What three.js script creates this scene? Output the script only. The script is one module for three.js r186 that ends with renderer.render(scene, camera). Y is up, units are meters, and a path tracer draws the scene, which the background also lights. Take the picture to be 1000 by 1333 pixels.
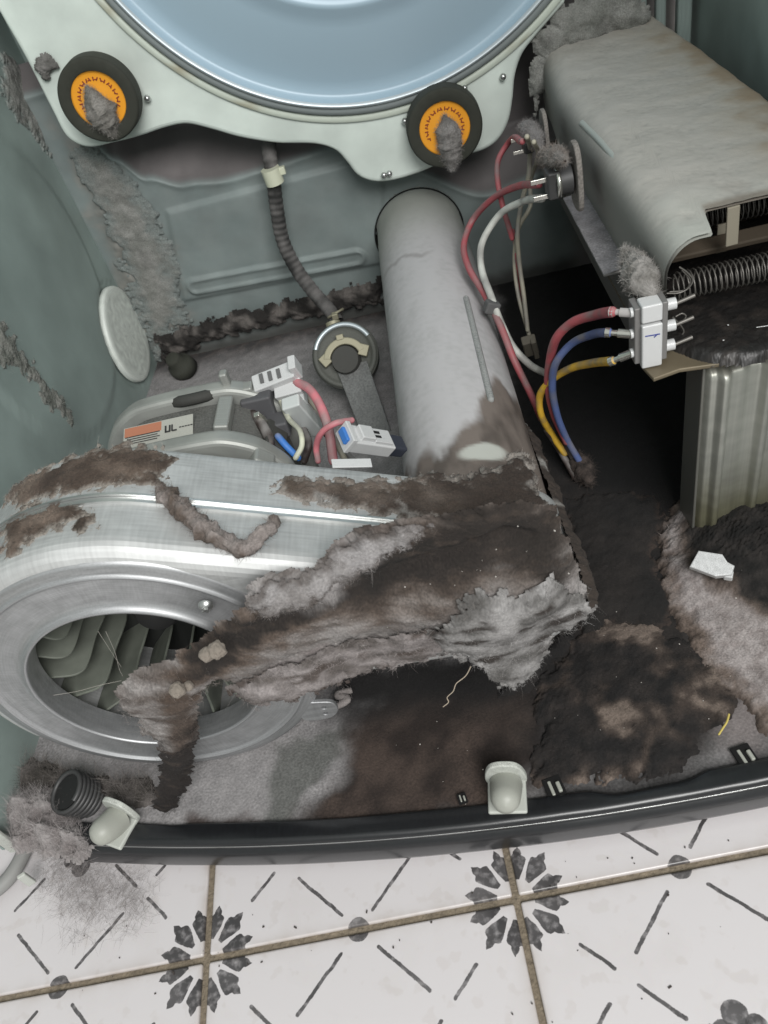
import * as THREE from 'three';
import { mergeGeometries } from 'three/addons/utils/BufferGeometryUtils.js';
import { RoundedBoxGeometry } from 'three/addons/geometries/RoundedBoxGeometry.js';
import { ImprovedNoise } from 'three/addons/math/ImprovedNoise.js';

// ---------------------------------------------------------------- camera, light, exposure
const scene = new THREE.Scene();
scene.background = new THREE.Color(0.36, 0.385, 0.375);
const camera = new THREE.PerspectiveCamera(67.36, 0.75, 0.02, 30);
camera.position.set(0.04, 0.48, 0.226);
camera.up.set(0.19037, 0.69868, -0.68964);
camera.lookAt(0.04 - 0.12729, 0.48 - 0.67899, 0.226 - 0.72303);
camera.focus = 0.56; camera.userData.fStop = 14;
scene.add(camera);
const lamp = new THREE.RectAreaLight(new THREE.Color(1, 0.985, 0.97), 13, 1.3, 0.9);
lamp.position.set(0.55, 1.65, 1.4); lamp.lookAt(0, 0.05, -0.25);
scene.add(lamp);
const renderer = new THREE.WebGLRenderer({ antialias: true });
renderer.setSize(768, 1024);
renderer.toneMapping = THREE.LinearToneMapping;
renderer.toneMappingExposure = 1.12;
renderer.shadowMap.enabled = true;

// ---------------------------------------------------------------- helpers
let seed = 12345;
const rnd = () => { seed = (seed * 1664525 + 1013904223) >>> 0; return seed / 4294967296; };
const rr = (a, b) => a + (b - a) * rnd();
const IN = new ImprovedNoise();
const noise = (x, y = 0, z = 0) => IN.noise(x + 31.7, y + 17.3, z + 5.9);
function fbm(x, y, z = 0, o = 4) { let s = 0, a = 0.5; for (let i = 0; i < o; i++) { s += a * noise(x, y, z + i * 7.1); x *= 2.03; y *= 2.03; z *= 2.03; a *= 0.5; } return s; }
const clamp = (x, a = 0, b = 1) => Math.min(b, Math.max(a, x));
const sst = (a, b, x) => { const t = clamp((x - a) / (b - a)); return t * t * (3 - 2 * t); };
const mix = (a, b, t) => a.map((v, i) => v + (b[i] - v) * t);
const used = {};
const numbered = (n) => { const k = used[n] = (used[n] ?? -1) + 1; return k ? n + '_' + String(k).padStart(3, '0') : n; };
function tag(o, label, category, group, kind) { o.userData = { label, category }; if (group) o.userData.group = group; if (kind) o.userData.kind = kind; return o; }
function thing(name, label, category, group) { const o = new THREE.Group(); o.name = numbered(name); scene.add(o); return tag(o, label, category, group); }
function part(name, geo, mat, parent, label) {
  const m = new THREE.Mesh(Array.isArray(geo) ? mg(geo) : geo, mat); m.name = parent === scene ? numbered(name) : name; m.castShadow = m.receiveShadow = true;
  if (label) m.userData.label = label;
  (parent ?? scene).add(m); return m;
}
function mg(list) {
  list = list.map((g) => (g.index ? g.toNonIndexed() : g));
  const col = list.every((g) => g.attributes.color);
  for (const g of list) for (const k of Object.keys(g.attributes)) if (!['position', 'normal', 'uv'].includes(k) && !(k === 'color' && col)) g.deleteAttribute(k);
  return mergeGeometries(list);
}
function pose(g, p = [0, 0, 0], r = [0, 0, 0]) { g.applyMatrix4(new THREE.Matrix4().compose(new THREE.Vector3(...p), new THREE.Quaternion().setFromEuler(new THREE.Euler(...r)), new THREE.Vector3(1, 1, 1))); return g; }
const rb = (w, h, d, r, p, a) => pose(new RoundedBoxGeometry(w, h, d, 2, r), p, a);
const cyl = (r1, r2, h, n, p, a, open = false) => pose(new THREE.CylinderGeometry(r1, r2, h, n, 1, open), p, a);
const V = (a) => new THREE.Vector3(...a);
function tube(pts, r, seg = 56, rad = 8) {
  const c = new THREE.CatmullRomCurve3(pts.map(V), false, 'centripetal'), g = new THREE.TubeGeometry(c, seg, r, rad), l = c.getLength(), uv = g.attributes.uv;
  for (let i = 0; i < uv.count; i++) uv.setXY(i, uv.getX(i) * l, uv.getY(i) * r * 6.28);
  const e = [0, 1].map((t) => pose(new THREE.SphereGeometry(r * 0.98, rad, 5), c.getPoint(t).toArray()));
  return mg([g, ...e]);
}
function rod(a, b, r, n = 10) { const A = V(a), B = V(b), g = new THREE.CylinderGeometry(r, r, A.distanceTo(B), n); const q = new THREE.Quaternion().setFromUnitVectors(new THREE.Vector3(0, 1, 0), B.clone().sub(A).normalize()); g.applyQuaternion(q); g.translate(...A.add(B).multiplyScalar(0.5).toArray()); return g; }
function lathe(prof, n = 96, p, a) { return pose(new THREE.LatheGeometry(prof.map(([r, y]) => new THREE.Vector2(r, y)), n), p, a); }
function shape(pts, holes = []) { const s = new THREE.Shape(pts.map(([x, y]) => new THREE.Vector2(x, y))); for (const h of holes) s.holes.push(new THREE.Path(h.map(([x, y]) => new THREE.Vector2(x, y)))); return s; }
function ext(s, depth, bevel, p, a, seg = 3) { return pose(new THREE.ExtrudeGeometry(s, { depth: depth - 2 * bevel, bevelEnabled: bevel > 0, bevelThickness: bevel, bevelSize: bevel, bevelOffset: -bevel, bevelSegments: seg, curveSegments: 24 }), p, a); }
const spline = (pts, n, closed = false) => new THREE.CatmullRomCurve3(pts.map(([x, y]) => new THREE.Vector3(x, y, 0)), closed, 'centripetal').getPoints(n).map((p) => [p.x, p.y]);
function tint(g, fn) { const p = g.attributes.position, n = g.attributes.normal, c = new Float32Array(p.count * 3); for (let i = 0; i < p.count; i++) c.set(fn(p.getX(i), p.getY(i), p.getZ(i), n.getX(i), n.getY(i), n.getZ(i)), i * 3); g.setAttribute('color', new THREE.BufferAttribute(c, 3)); return g; }
function grid(nu, nv, fn, keep) { // fn(i/nu, j/nv) -> {p, c, uv}
  const pos = [], col = [], uv = [], idx = [];
  for (let j = 0; j <= nv; j++) for (let i = 0; i <= nu; i++) { const q = fn(i / nu, j / nv); pos.push(...q.p); if (q.c) col.push(...q.c); uv.push(...(q.uv ?? [0, 0])); }
  for (let j = 0; j < nv; j++) for (let i = 0; i < nu; i++) { if (keep && !keep((i + 0.5) / nu, (j + 0.5) / nv)) continue; const a = j * (nu + 1) + i, b = a + 1, c = a + nu + 1, d = c + 1; idx.push(a, c, b, b, c, d); }
  const g = new THREE.BufferGeometry(); g.setIndex(idx);
  g.setAttribute('position', new THREE.Float32BufferAttribute(pos, 3)); g.setAttribute('uv', new THREE.Float32BufferAttribute(uv, 2)); if (col.length) g.setAttribute('color', new THREE.Float32BufferAttribute(col, 3));
  g.computeVertexNormals(); return g;
}
function sdPoly(x, y, P) { // signed distance, positive inside
  let d = 1e9, ins = false;
  for (let i = 0, j = P.length - 1; i < P.length; j = i++) {
    const [ax, ay] = P[i], [bx, by] = P[j], ex = bx - ax, ey = by - ay, wx = x - ax, wy = y - ay, t = clamp((wx * ex + wy * ey) / (ex * ex + ey * ey || 1e-9)), dx = wx - ex * t, dy = wy - ey * t;
    d = Math.min(d, dx * dx + dy * dy);
    if (ay > y !== by > y && x < ((bx - ax) * (y - ay)) / (by - ay) + ax) ins = !ins;
  }
  return (ins ? 1 : -1) * Math.sqrt(d);
}
function dLine(x, y, P) { let d = 1e9; for (let i = 1; i < P.length; i++) { const [ax, ay] = P[i - 1], [bx, by] = P[i], ex = bx - ax, ey = by - ay, t = clamp(((x - ax) * ex + (y - ay) * ey) / (ex * ex + ey * ey)); d = Math.min(d, Math.hypot(x - ax - ex * t, y - ay - ey * t)); } return d; }
// an uneven felt of lint: outline in (u, v), map(u, v, h) -> point; top only when it lies on a surface, both faces when it hangs free
function lintSheet(o) {
  const { outline, map, thick, cell = 0.0014, rag = 0.006, ragF = 120, edge = 0.006, both = false, bump = 0.35, bumpF = 90, colour, tail = 0 } = o;
  const us = outline.map((p) => p[0]), vs = outline.map((p) => p[1]), pad = rag + cell;
  const u0 = Math.min(...us) - pad, u1 = Math.max(...us) + pad, v0 = Math.min(...vs) - pad, v1 = Math.max(...vs) + pad, nu = Math.ceil((u1 - u0) / cell), nv = Math.ceil((v1 - v0) / cell);
  const W = nu + 1, S = new Float32Array(W * (nv + 1)), sides = [];
  for (let j = 0; j <= nv; j++) for (let i = 0; i <= nu; i++) { const u = u0 + i * cell, v = v0 + j * cell; S[j * W + i] = sdPoly(u, v, outline) + rag * (fbm(u * ragF, v * ragF, 3.3) * 1.6 + 0.35 * noise(u * ragF * 5, v * ragF * 5, 8)); }
  const seeds = [];
  for (const side of both ? [1, -1] : [1]) {
    const pos = [], col = [], uv = [], idx = [];
    for (let j = 0; j <= nv; j++) for (let i = 0; i <= nu; i++) {
      const u = u0 + i * cell, v = v0 + j * cell, s = S[j * W + i], t = 1 - Math.exp(-Math.max(0, s) / edge), n = fbm(u * bumpF, v * bumpF, 1.7, 5), f = noise(u * 700, v * 700, 2) * 0.12;
      const T = typeof thick === 'function' ? thick(u, v, s) : thick;
      let h = s > 0 ? T * t * (1 + bump * 2 * n + f) : both ? 0 : -0.0012 + Math.max(-0.002, s * 0.5);
      const p = map(u, v, side * h * (both ? 0.5 : 1)); pos.push(...p); uv.push(u, v);
      const c = colour(u, v, s, n); col.push(...c);
      if (side === 1 && s > -0.0005 && s < 1) seeds.push([u, v, h, c, s]);
    }
    for (let j = 0; j < nv; j++) for (let i = 0; i < nu; i++) { const a = j * W + i, b = a + 1, c = a + W, d = c + 1; if (Math.max(S[a], S[b], S[c], S[d]) > 0) side * (o.flip ?? 1) > 0 ? idx.push(a, b, c, b, d, c) : idx.push(a, c, b, b, c, d); }
    const g = new THREE.BufferGeometry(); g.setIndex(idx); g.setAttribute('position', new THREE.Float32BufferAttribute(pos, 3)); g.setAttribute('uv', new THREE.Float32BufferAttribute(uv, 2)); g.setAttribute('color', new THREE.Float32BufferAttribute(col, 3)); g.computeVertexNormals();
    sides.push(g);
  }
  const geo = sides.length > 1 ? mg(sides) : sides[0];
  return { geo, seeds, map };
}
function fibreGeo(list) { // list of [point, direction, length, width, colour]
  const pos = [], col = [], idx = [];
  for (const [p, d, L, w, c] of list) {
    const D = V(d).normalize(), s = new THREE.Vector3(rr(-1, 1), rr(-1, 1), rr(-1, 1)).cross(D).normalize(), bend = new THREE.Vector3(rr(-1, 1), rr(-1, 1), rr(-1, 1)).multiplyScalar(L * 0.35), k = pos.length / 3;
    for (let m = 0; m <= 3; m++) { const t = m / 3, q = V(p).addScaledVector(D, L * t).addScaledVector(bend, t * t), ww = w * (1 - 0.7 * t); for (const e of [-1, 1]) { pos.push(q.x + s.x * ww * e, q.y + s.y * ww * e, q.z + s.z * ww * e); col.push(...c); } if (m) idx.push(k + 2 * m - 2, k + 2 * m - 1, k + 2 * m, k + 2 * m - 1, k + 2 * m + 1, k + 2 * m); }
  }
  const g = new THREE.BufferGeometry(); g.setIndex(idx); g.setAttribute('position', new THREE.Float32BufferAttribute(pos, 3)); g.setAttribute('color', new THREE.Float32BufferAttribute(col, 3)); g.setAttribute('uv', new THREE.Float32BufferAttribute(new Float32Array(pos.length / 3 * 2), 2)); g.computeVertexNormals(); return g;
}
function fuzz(L, n, len, w, lift = 0.5, edgeBias = 0.5, gain = 1.25) {
  const out = []; let guard = 0;
  while (out.length < n && guard++ < n * 20) {
    const [u, v, h, c, s] = L.seeds[Math.floor(rnd() * L.seeds.length)];
    if (rnd() < edgeBias && s > 0.004) continue;
    const a = rnd() * 6.283, e = 0.002, p = L.map(u, v, h), q = L.map(u + Math.cos(a) * e, v + Math.sin(a) * e, h + e * rr(0, lift * 2));
    const g = gain * rr(0.75, 1.3);
    out.push([p, [q[0] - p[0], q[1] - p[1], q[2] - p[2]], len * rr(0.4, 1.4), w, c.map((x) => clamp(x * g + 0.006))]);
  }
  return fibreGeo(out);
}
function lint(name, label, category, L, mat, fz, group) {
  const t = thing(name, label, category, group); part('felt', L.geo, mat, t);
  if (fz) { const f = part('loose_fibres', fuzz(L, ...fz), M.fibre, t); f.userData.kind = 'stuff'; }
  return t;
}

// ---------------------------------------------------------------- textures and materials
function noiseTex(size, fn, srgb) {
  const d = new Uint8Array(size * size * 4);
  for (let y = 0; y < size; y++) for (let x = 0; x < size; x++) { const c = fn(x / size, y / size); const o = (y * size + x) * 4; if (Array.isArray(c)) { d[o] = clamp(c[0]) * 255; d[o + 1] = clamp(c[1]) * 255; d[o + 2] = clamp(c[2]) * 255; } else d[o] = d[o + 1] = d[o + 2] = clamp(c) * 255; d[o + 3] = 255; }
  const t = new THREE.DataTexture(d, size, size); t.wrapS = t.wrapT = THREE.RepeatWrapping; t.magFilter = THREE.LinearFilter; t.minFilter = THREE.LinearFilter; if (srgb) t.colorSpace = THREE.SRGBColorSpace; t.needsUpdate = true; return t;
}
// noise that wraps: blend of two offsets across the tile
const per = (f) => (x, y) => { const a = f(x, y), b = f(x - 1, y), c = f(x, y - 1), d = f(x - 1, y - 1); return (a * (1 - x) + b * x) * (1 - y) + (c * (1 - x) + d * x) * y; };
const rep = (t, k) => { const c = t.clone(); c.repeat.set(k, k); c.needsUpdate = true; return c; };
const T = {
  felt: noiseTex(512, per((x, y) => 0.5 + 0.9 * fbm(x * 40, y * 40, 1, 4) + 0.35 * Math.abs(noise(x * 90, y * 30, 4)) - 0.1)),
  speck: noiseTex(512, per((x, y) => 0.90 + 0.42 * fbm(x * 60, y * 60, 9, 4) + 0.16 * fbm(x * 9, y * 9, 2, 3)), true),
  soft: noiseTex(512, per((x, y) => 0.94 + 0.28 * fbm(x * 5, y * 5, 4, 5)), true),
  streak: noiseTex(512, per((x, y) => 0.5 + 0.5 * fbm(x * 5, y * 90, 6, 4) + 0.25 * fbm(x * 70, y * 6, 3, 3))),
  metal: noiseTex(512, per((x, y) => 0.90 + 0.2 * fbm(x * 7, y * 7, 4, 4) + 0.16 * fbm(x * 8, y * 110, 6, 3) + 0.12 * fbm(x * 120, y * 8, 6, 3)), true),
  rough: noiseTex(512, per((x, y) => 0.6 + 0.6 * fbm(x * 9, y * 9, 14, 5))),
};
const rgb = (r, g, b) => new THREE.Color().setRGB(r, g, b);
const std = (o) => new THREE.MeshStandardMaterial(o);
const phys = (o) => new THREE.MeshPhysicalMaterial(o);
const W1 = rgb(1, 1, 1);
const M = {
  lint: std({ color: W1, vertexColors: true, roughness: 1, map: rep(T.speck, 12), bumpMap: rep(T.felt, 18), bumpScale: 0.00045 }),
  lintSoft: std({ color: W1, vertexColors: true, roughness: 1, map: rep(T.speck, 9), bumpMap: rep(T.felt, 16), bumpScale: 0.0004 }),
  fibre: std({ color: W1, vertexColors: true, roughness: 1, side: THREE.DoubleSide }),
  dustMetal: std({ color: W1, vertexColors: true, roughness: 0.75, bumpMap: rep(T.felt, 18), bumpScale: 0.0001 }),
  dusty: std({ color: W1, vertexColors: true, roughness: 0.85, map: rep(T.speck, 8), bumpMap: rep(T.felt, 14), bumpScale: 0.0003 }),
  galv: std({ color: rgb(0.70, 0.71, 0.705), metalness: 0.62, roughness: 0.6, map: rep(T.metal, 5), bumpMap: rep(T.streak, 9), bumpScale: 0.00003 }),
  galvRing: std({ color: rgb(0.55, 0.56, 0.57), metalness: 0.75, roughness: 0.46, map: rep(T.metal, 4) }),
  steel: std({ color: rgb(0.55, 0.56, 0.55), metalness: 0.9, roughness: 0.3 }),
  tin: std({ color: rgb(0.75, 0.74, 0.68), metalness: 0.9, roughness: 0.25 }),
  brass: std({ color: rgb(0.34, 0.32, 0.23), metalness: 0.4, roughness: 0.55 }),
  teal: phys({ color: rgb(0.335, 0.41, 0.385), roughness: 0.5, clearcoat: 0.15, clearcoatRoughness: 0.4, map: rep(T.soft, 3) }),
  panel: phys({ color: rgb(0.76, 0.84, 0.78), roughness: 0.38, clearcoat: 0.5, clearcoatRoughness: 0.2, map: rep(T.soft, 3) }),
  panelPlain: phys({ color: rgb(0.62, 0.68, 0.60), roughness: 0.4, clearcoat: 0.4 }),
  drum: phys({ color: rgb(0.37, 0.49, 0.575), roughness: 0.42, metalness: 0.05, clearcoat: 0.15, clearcoatRoughness: 0.3 }),
  rim: std({ color: rgb(0.55, 0.61, 0.64), metalness: 0.6, roughness: 0.42 }),
  seal: std({ color: rgb(0.24, 0.27, 0.27), roughness: 0.7 }),
  black: std({ color: rgb(0.012, 0.012, 0.012), roughness: 0.6 }),
  void: std({ color: rgb(0.004, 0.004, 0.004), roughness: 1 }),
  rubber: std({ color: rgb(0.040, 0.042, 0.032), roughness: 0.75, bumpMap: rep(T.felt, 20), bumpScale: 0.0003 }),
  orange: std({ color: rgb(0.85, 0.36, 0.022), roughness: 0.5 }),
  red: std({ color: rgb(0.25, 0.035, 0.02), roughness: 0.6 }),
  white: phys({ color: rgb(0.72, 0.73, 0.73), roughness: 0.4, clearcoat: 0.2, map: rep(T.speck, 30) }),
  cream: std({ color: rgb(0.62, 0.64, 0.50), roughness: 0.5 }),
  peg: std({ color: rgb(0.44, 0.45, 0.40), roughness: 0.45, map: rep(T.speck, 25) }),
  pegBase: std({ color: rgb(0.60, 0.62, 0.57), roughness: 0.45, map: rep(T.speck, 25) }),
  rail: phys({ color: rgb(0.010, 0.011, 0.013), roughness: 0.38, clearcoat: 0.5, clearcoatRoughness: 0.2, map: rep(T.speck, 8) }),
  grout: std({ color: rgb(0.25, 0.205, 0.15), map: rep(T.speck, 5), roughness: 0.95, bumpMap: rep(T.felt, 10), bumpScale: 0.001 }),
  wireRed: phys({ color: rgb(0.44, 0.10, 0.115), roughness: 0.5, map: rep(T.speck, 20) }),
  wireWhite: phys({ color: rgb(0.66, 0.67, 0.62), roughness: 0.5, map: rep(T.speck, 20) }),
  wireBlue: phys({ color: rgb(0.11, 0.16, 0.36), roughness: 0.5, map: rep(T.speck, 20) }),
  wireYellow: phys({ color: rgb(0.76, 0.47, 0.05), roughness: 0.5, map: rep(T.speck, 20) }),
  wireCream: phys({ color: rgb(0.40, 0.38, 0.30), roughness: 0.6, map: rep(T.speck, 20) }),
  wireBrown: phys({ color: rgb(0.045, 0.032, 0.028), roughness: 0.6 }),
  wirePink: phys({ color: rgb(0.62, 0.20, 0.23), roughness: 0.5 }),
  blueBright: phys({ color: rgb(0.05, 0.19, 0.55), roughness: 0.45 }),
  wireDusty: phys({ color: W1, vertexColors: true, roughness: 0.55 }),
  coil: std({ color: rgb(0.20, 0.19, 0.175), metalness: 0.7, roughness: 0.5 }),
  char: std({ color: rgb(0.014, 0.013, 0.013), roughness: 0.65, bumpMap: rep(T.felt, 8), bumpScale: 0.0012 }),
  straw: std({ color: rgb(0.55, 0.44, 0.12), roughness: 0.7 }),
  cardboard: std({ color: rgb(0.075, 0.057, 0.038), roughness: 0.8, map: rep(T.speck, 6) }),
};

// ---------------------------------------------------------------- tiled floor
const FLOOR = -0.035, PITCH = 0.2048;
{
  const cv = document.createElement('canvas'); cv.width = cv.height = 1024; const g = cv.getContext('2d');
  g.fillStyle = '#e9e5e4'; g.fillRect(0, 0, 1024, 1024);
  const ink = (a = 1) => `rgba(20,19,19,${a})`;
  function petal(cx, cy, ang, k) { // a leaf with a notched three-pointed end
    g.save(); g.translate(cx, cy); g.rotate(ang); g.scale(k, k * 0.74); g.fillStyle = ink(0.93); g.beginPath();
    g.moveTo(60, -10); g.bezierCurveTo(82, -20, 100, -34, 126, -38); g.bezierCurveTo(136, -34, 132, -24, 140, -18); g.bezierCurveTo(152, -20, 156, -8, 166, -2); g.bezierCurveTo(157, 7, 152, 18, 141, 16); g.bezierCurveTo(134, 22, 137, 33, 124, 38); g.bezierCurveTo(98, 32, 80, 18, 60, 10); g.closePath(); g.fill(); g.restore();
  }
  for (const [cx, cy] of [[0, 0], [1024, 0], [0, 1024], [1024, 1024]]) for (let k = 0; k < 12; k++) petal(cx, cy, (Math.floor(k / 3) * 90 + [14, 45, 76][k % 3]) * Math.PI / 180, [0.98, 1.04, 0.98][k % 3]);
  for (const [cx, cy] of [[512, 0], [512, 1024], [0, 512], [1024, 512]]) { g.fillStyle = ink(0.8); g.beginPath(); g.arc(cx, cy, 36, 0, 7); g.fill(); }
  for (let k = 0; k < 4; k++) { g.save(); g.translate(512, 512); g.rotate((k * Math.PI) / 2 - Math.PI / 2); g.fillStyle = ink(0.85); for (const [dx, dy, r] of [[120, 0, 36], [84, -44, 30], [84, 44, 30], [70, 0, 28]]) { g.beginPath(); g.arc(dx, dy, r, 0, 7); g.fill(); } g.restore(); }
  g.strokeStyle = ink(0.85); g.lineWidth = 11; g.lineCap = 'round';
  for (let i = 0; i < 4; i++) for (let j = 0; j < 4; j++) { // dashes along the diagonals of a quarter lattice
    const x0 = i * 256, y0 = j * 256, down = (i + j) % 2 === 0; const a = down ? [x0, y0] : [x0 + 256, y0], b = down ? [x0 + 256, y0 + 256] : [x0, y0 + 256];
    const corner = (i === 0 || i === 3) && (j === 0 || j === 3), mid = (i === 1 || i === 2) && (j === 1 || j === 2);
    let t0 = 0.24, t1 = 0.8;
    if (corner) { const atA = (a[0] % 1024 === 0 && a[1] % 1024 === 0); t0 = atA ? 0.62 : 0.1; t1 = atA ? 0.92 : 0.4; }
    if (mid) { const atA = a[0] === 512 && a[1] === 512; t0 = atA ? 0.55 : 0.12; t1 = atA ? 0.9 : 0.5; }
    g.beginPath(); g.moveTo(a[0] + (b[0] - a[0]) * t0, a[1] + (b[1] - a[1]) * t0); g.lineTo(a[0] + (b[0] - a[0]) * t1, a[1] + (b[1] - a[1]) * t1); g.stroke();
  }
  const src = g.getImageData(0, 0, 1024, 1024).data;
  const variants = [0, 1, 2].map((k) => {
    const d = new Uint8Array(1024 * 1024 * 4);
    for (let y = 0; y < 1024; y++) for (let x = 0; x < 1024; x++) {
      const o = (y * 1024 + x) * 4, ox = clamp(Math.round(x + 5 * fbm(x / 40, y / 40, k * 9, 2)), 0, 1023), oy = clamp(Math.round(y + 5 * fbm(x / 40, y / 40, 40 + k * 9, 2)), 0, 1023), s = src[(oy * 1024 + ox) * 4];
      const dark = clamp(1.02 * (1 - s / 233)), worn = clamp(0.94 + 1.1 * fbm(x / 22, y / 22, 20 + k * 5, 4)) * (0.92 + 0.4 * fbm(x / 160, y / 160, 60 + k, 2)), e = Math.min(x, y, 1023 - x, 1023 - y), grime = Math.exp(-e / 14) * (0.35 + 0.6 * fbm(x / 70, y / 70, 3 + k, 3)) + 0.08 * Math.max(0, fbm(x / 170, y / 170, k, 4)) + 0.05 * sst(0.16, 0.3, fbm(x / 60, y / 60, k + 40, 3));
      const sp = noise(x / 3.1, y / 3.1, 90 + k) > 0.78 ? 0.25 * clamp(fbm(x / 130, y / 130, 77 + k, 2) * 3) : 0;
      const base = mix([210, 206, 207], [112, 92, 70], clamp(grime));
      const c = mix(base, [38, 36, 37], clamp(dark * worn + sp)); d[o] = c[0]; d[o + 1] = c[1]; d[o + 2] = c[2]; d[o + 3] = 255;
    }
    const t = new THREE.DataTexture(d, 1024, 1024); t.magFilter = THREE.LinearFilter; t.colorSpace = THREE.SRGBColorSpace; t.needsUpdate = true;
    return phys({ map: t, roughness: 0.32, roughnessMap: null, clearcoat: 0.35, clearcoatRoughness: 0.25 });
  });
  const fl = new THREE.Group(); fl.name = 'floor'; fl.userData = { kind: 'structure', label: 'white glazed floor tiles with dark flower and dash print and brown grout' }; scene.add(fl);
  fl.position.set(0.0132, FLOOR, 0.0484); fl.rotation.y = Math.atan2(0.0606, 0.998);
  const bed = new THREE.PlaneGeometry(2.6, 2.2, 1, 1); bed.rotateX(-Math.PI / 2); const bu = bed.attributes.uv; for (let i = 0; i < 4; i++) bu.setXY(i, bu.getX(i) * 2.6, bu.getY(i) * 2.2);
  part('grout', pose(bed, [0, -0.0024, 0]), M.grout, fl);
  const tg = rb(PITCH - 0.0042, 0.008, PITCH - 0.0042, 0.0016), P = tg.attributes.position, U = tg.attributes.uv;
  for (let i = 0; i < P.count; i++) U.setXY(i, P.getX(i) / PITCH + 0.5, 0.5 + P.getZ(i) / PITCH);
  for (let i = -3; i <= 3; i++) for (let j = -2; j <= 2; j++) {
    const t = part('tile', tg, variants[(i * 7 + j * 3 + 40) % 3], fl); t.position.set((i + 0.5) * PITCH, -0.004 + rr(-0.0004, 0.0004), (j + 0.5) * PITCH); t.rotation.set(rr(-0.002, 0.002), 0, rr(-0.002, 0.002));
  }
}

// ---------------------------------------------------------------- dryer cabinet
const GREY = [0.285, 0.275, 0.275], LILAC = [0.30, 0.27, 0.28], BROWN = [0.050, 0.034, 0.027], CHAR = [0.012, 0.011, 0.011], TAN = [0.17, 0.125, 0.095];
const cab = thing('dryer_cabinet', 'open teal dryer cabinet with dirty base pan and black front rail', 'dryer cabinet');
const XL = -0.34, XR = 0.335, ZB = -0.645;
const bow = (x) => 0.0180 + 0.0278 * x - 0.268 * x * x;
{
  const RG = {
    scrape: [[-0.1426,-0.0677],[-0.0932,-0.0655],[-0.0892,-0.0468],[-0.1041,-0.0319],[-0.1175,-0.02],[-0.129,-0.0005],[-0.1463,-0.0029],[-0.1457,-0.0298]],
    brown: [[-0.0931,-0.033],[-0.0847,-0.0609],[-0.0757,-0.0845],[-0.046,-0.0988],[0.0233,-0.0988],[0.0665,-0.0903],[0.0565,-0.0149],[0.0343,-0.0026],[0.0082,0.0063],[-0.0724,0.0099],[-0.1299,0.002],[-0.1173,-0.0146]],
    smallA: [[-0.1999,-0.013],[-0.1837,-0.0177],[-0.1637,-0.0138],[-0.1612,0.0003],[-0.1957,-0.0034]],
    smallB: [[-0.1581,-0.013],[-0.144,-0.0078],[-0.1404,0.0041],[-0.1568,0.0009]],
    black: [[-0.1087,-0.1177],[-0.0686,-0.1312],[0.0772,-0.1154],[0.0861,-0.08],[0.0622,-0.0687],[0.0077,-0.0663],[-0.036,-0.0741],[-0.0817,-0.0697],[-0.1021,-0.0828]],
    right: [[0.0631,-0.2804],[0.0831,-0.5178],[0.1232,-0.7276],[0.2524,-0.7265],[0.4279,-0.4486],[0.2203,0.0111],[0.1686,-0.018],[0.1247,0.0011],[0.0396,-0.0044],[0.0359,-0.0405],[0.0576,-0.0727],[0.0462,-0.101]],
    deep: [[0.1137,-0.7325],[0.1807,-0.7665],[0.3331,-0.6179],[0.2675,-0.3489],[0.2108,-0.2377],[0.1397,-0.2583],[0.0967,-0.3129]],
    grey: [[0.1721,-0.1091],[0.1905,-0.0785],[0.2094,-0.0622],[0.2425,-0.0381],[0.2234,0.0042],[0.1862,-0.015],[0.1615,-0.0112],[0.1596,-0.0333],[0.1755,-0.0507]],
    slot: [[0.0458,-0.006],[0.0514,-0.0093],[0.0567,-0.0064],[0.056,0.0017],[0.0495,0.0048],[0.0452,0.0021]],
  };
  const NX = 250, NZ = 250, x0 = (a) => XL + (XR - XL) * a;
  const pan = grid(NX, NZ, (a, b) => {
    const x = XL + (XR - XL) * a, z = -0.66 + (0.655 + bow(x0(a)) - 0.006) * b, n = fbm(x * 28, z * 28, 1, 5), n2 = fbm(x * 90, z * 90, 5, 4), w = 0.012 * n + 0.004 * n2;
    let c = mix(GREY, [0.35, 0.335, 0.335], clamp(0.5 + n2 * 1.5)), h = 0.0012 * n2 + 0.001 * n;
    c = mix(c, [0.16, 0.15, 0.15], sst(0.1, 0.35, fbm(x * 14, z * 14, 33, 4)) * 0.4);
    const k = (P, e = 0.008) => sst(-e, e, sdPoly(x, z, P) + w * 1.6);
    const back = sst(-0.60, -0.655, z + w) * 0.9; c = mix(c, mix(CHAR, BROWN, clamp(0.5 + n2 * 3)), back);
    const sc = k(RG.scrape, 0.006); c = mix(c, [0.12, 0.125, 0.115], sc * 0.8); h -= 0.0012 * sc;
    const br = k(RG.brown, 0.012); c = mix(c, mix([0.028, 0.020, 0.017], [0.078, 0.056, 0.046], clamp(0.5 + n * 2.6)), br);
    for (const P of [RG.smallA, RG.smallB]) c = mix(c, [0.06, 0.042, 0.036], k(P, 0.004) * 0.9);
    c = mix(c, CHAR, k(RG.black, 0.020)); c = mix(c, mix(CHAR, [0.026, 0.022, 0.020], clamp(0.5 + n * 2)), k(RG.right, 0.022)); c = mix(c, [0.008, 0.008, 0.008], k(RG.deep));
    c = mix(c, [0.25, 0.22, 0.215], k(RG.grey, 0.012) * 0.9);
    const edge = sst(-0.012, 0.004, z + w * 0.5) * sst(0.02, 0.06, x); c = mix(c, CHAR, edge * 0.8);
    return { p: [x, Math.max(-0.001, h), z], c, uv: [x, z] };
  }, (a, b) => true);
  part('base_pan', pan, M.lintSoft, cab);
  part('base_underside', rb(XR - XL, 0.004, 0.66, 0.001, [(XL + XR) / 2, -0.005, -0.355]), M.black, cab);
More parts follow.
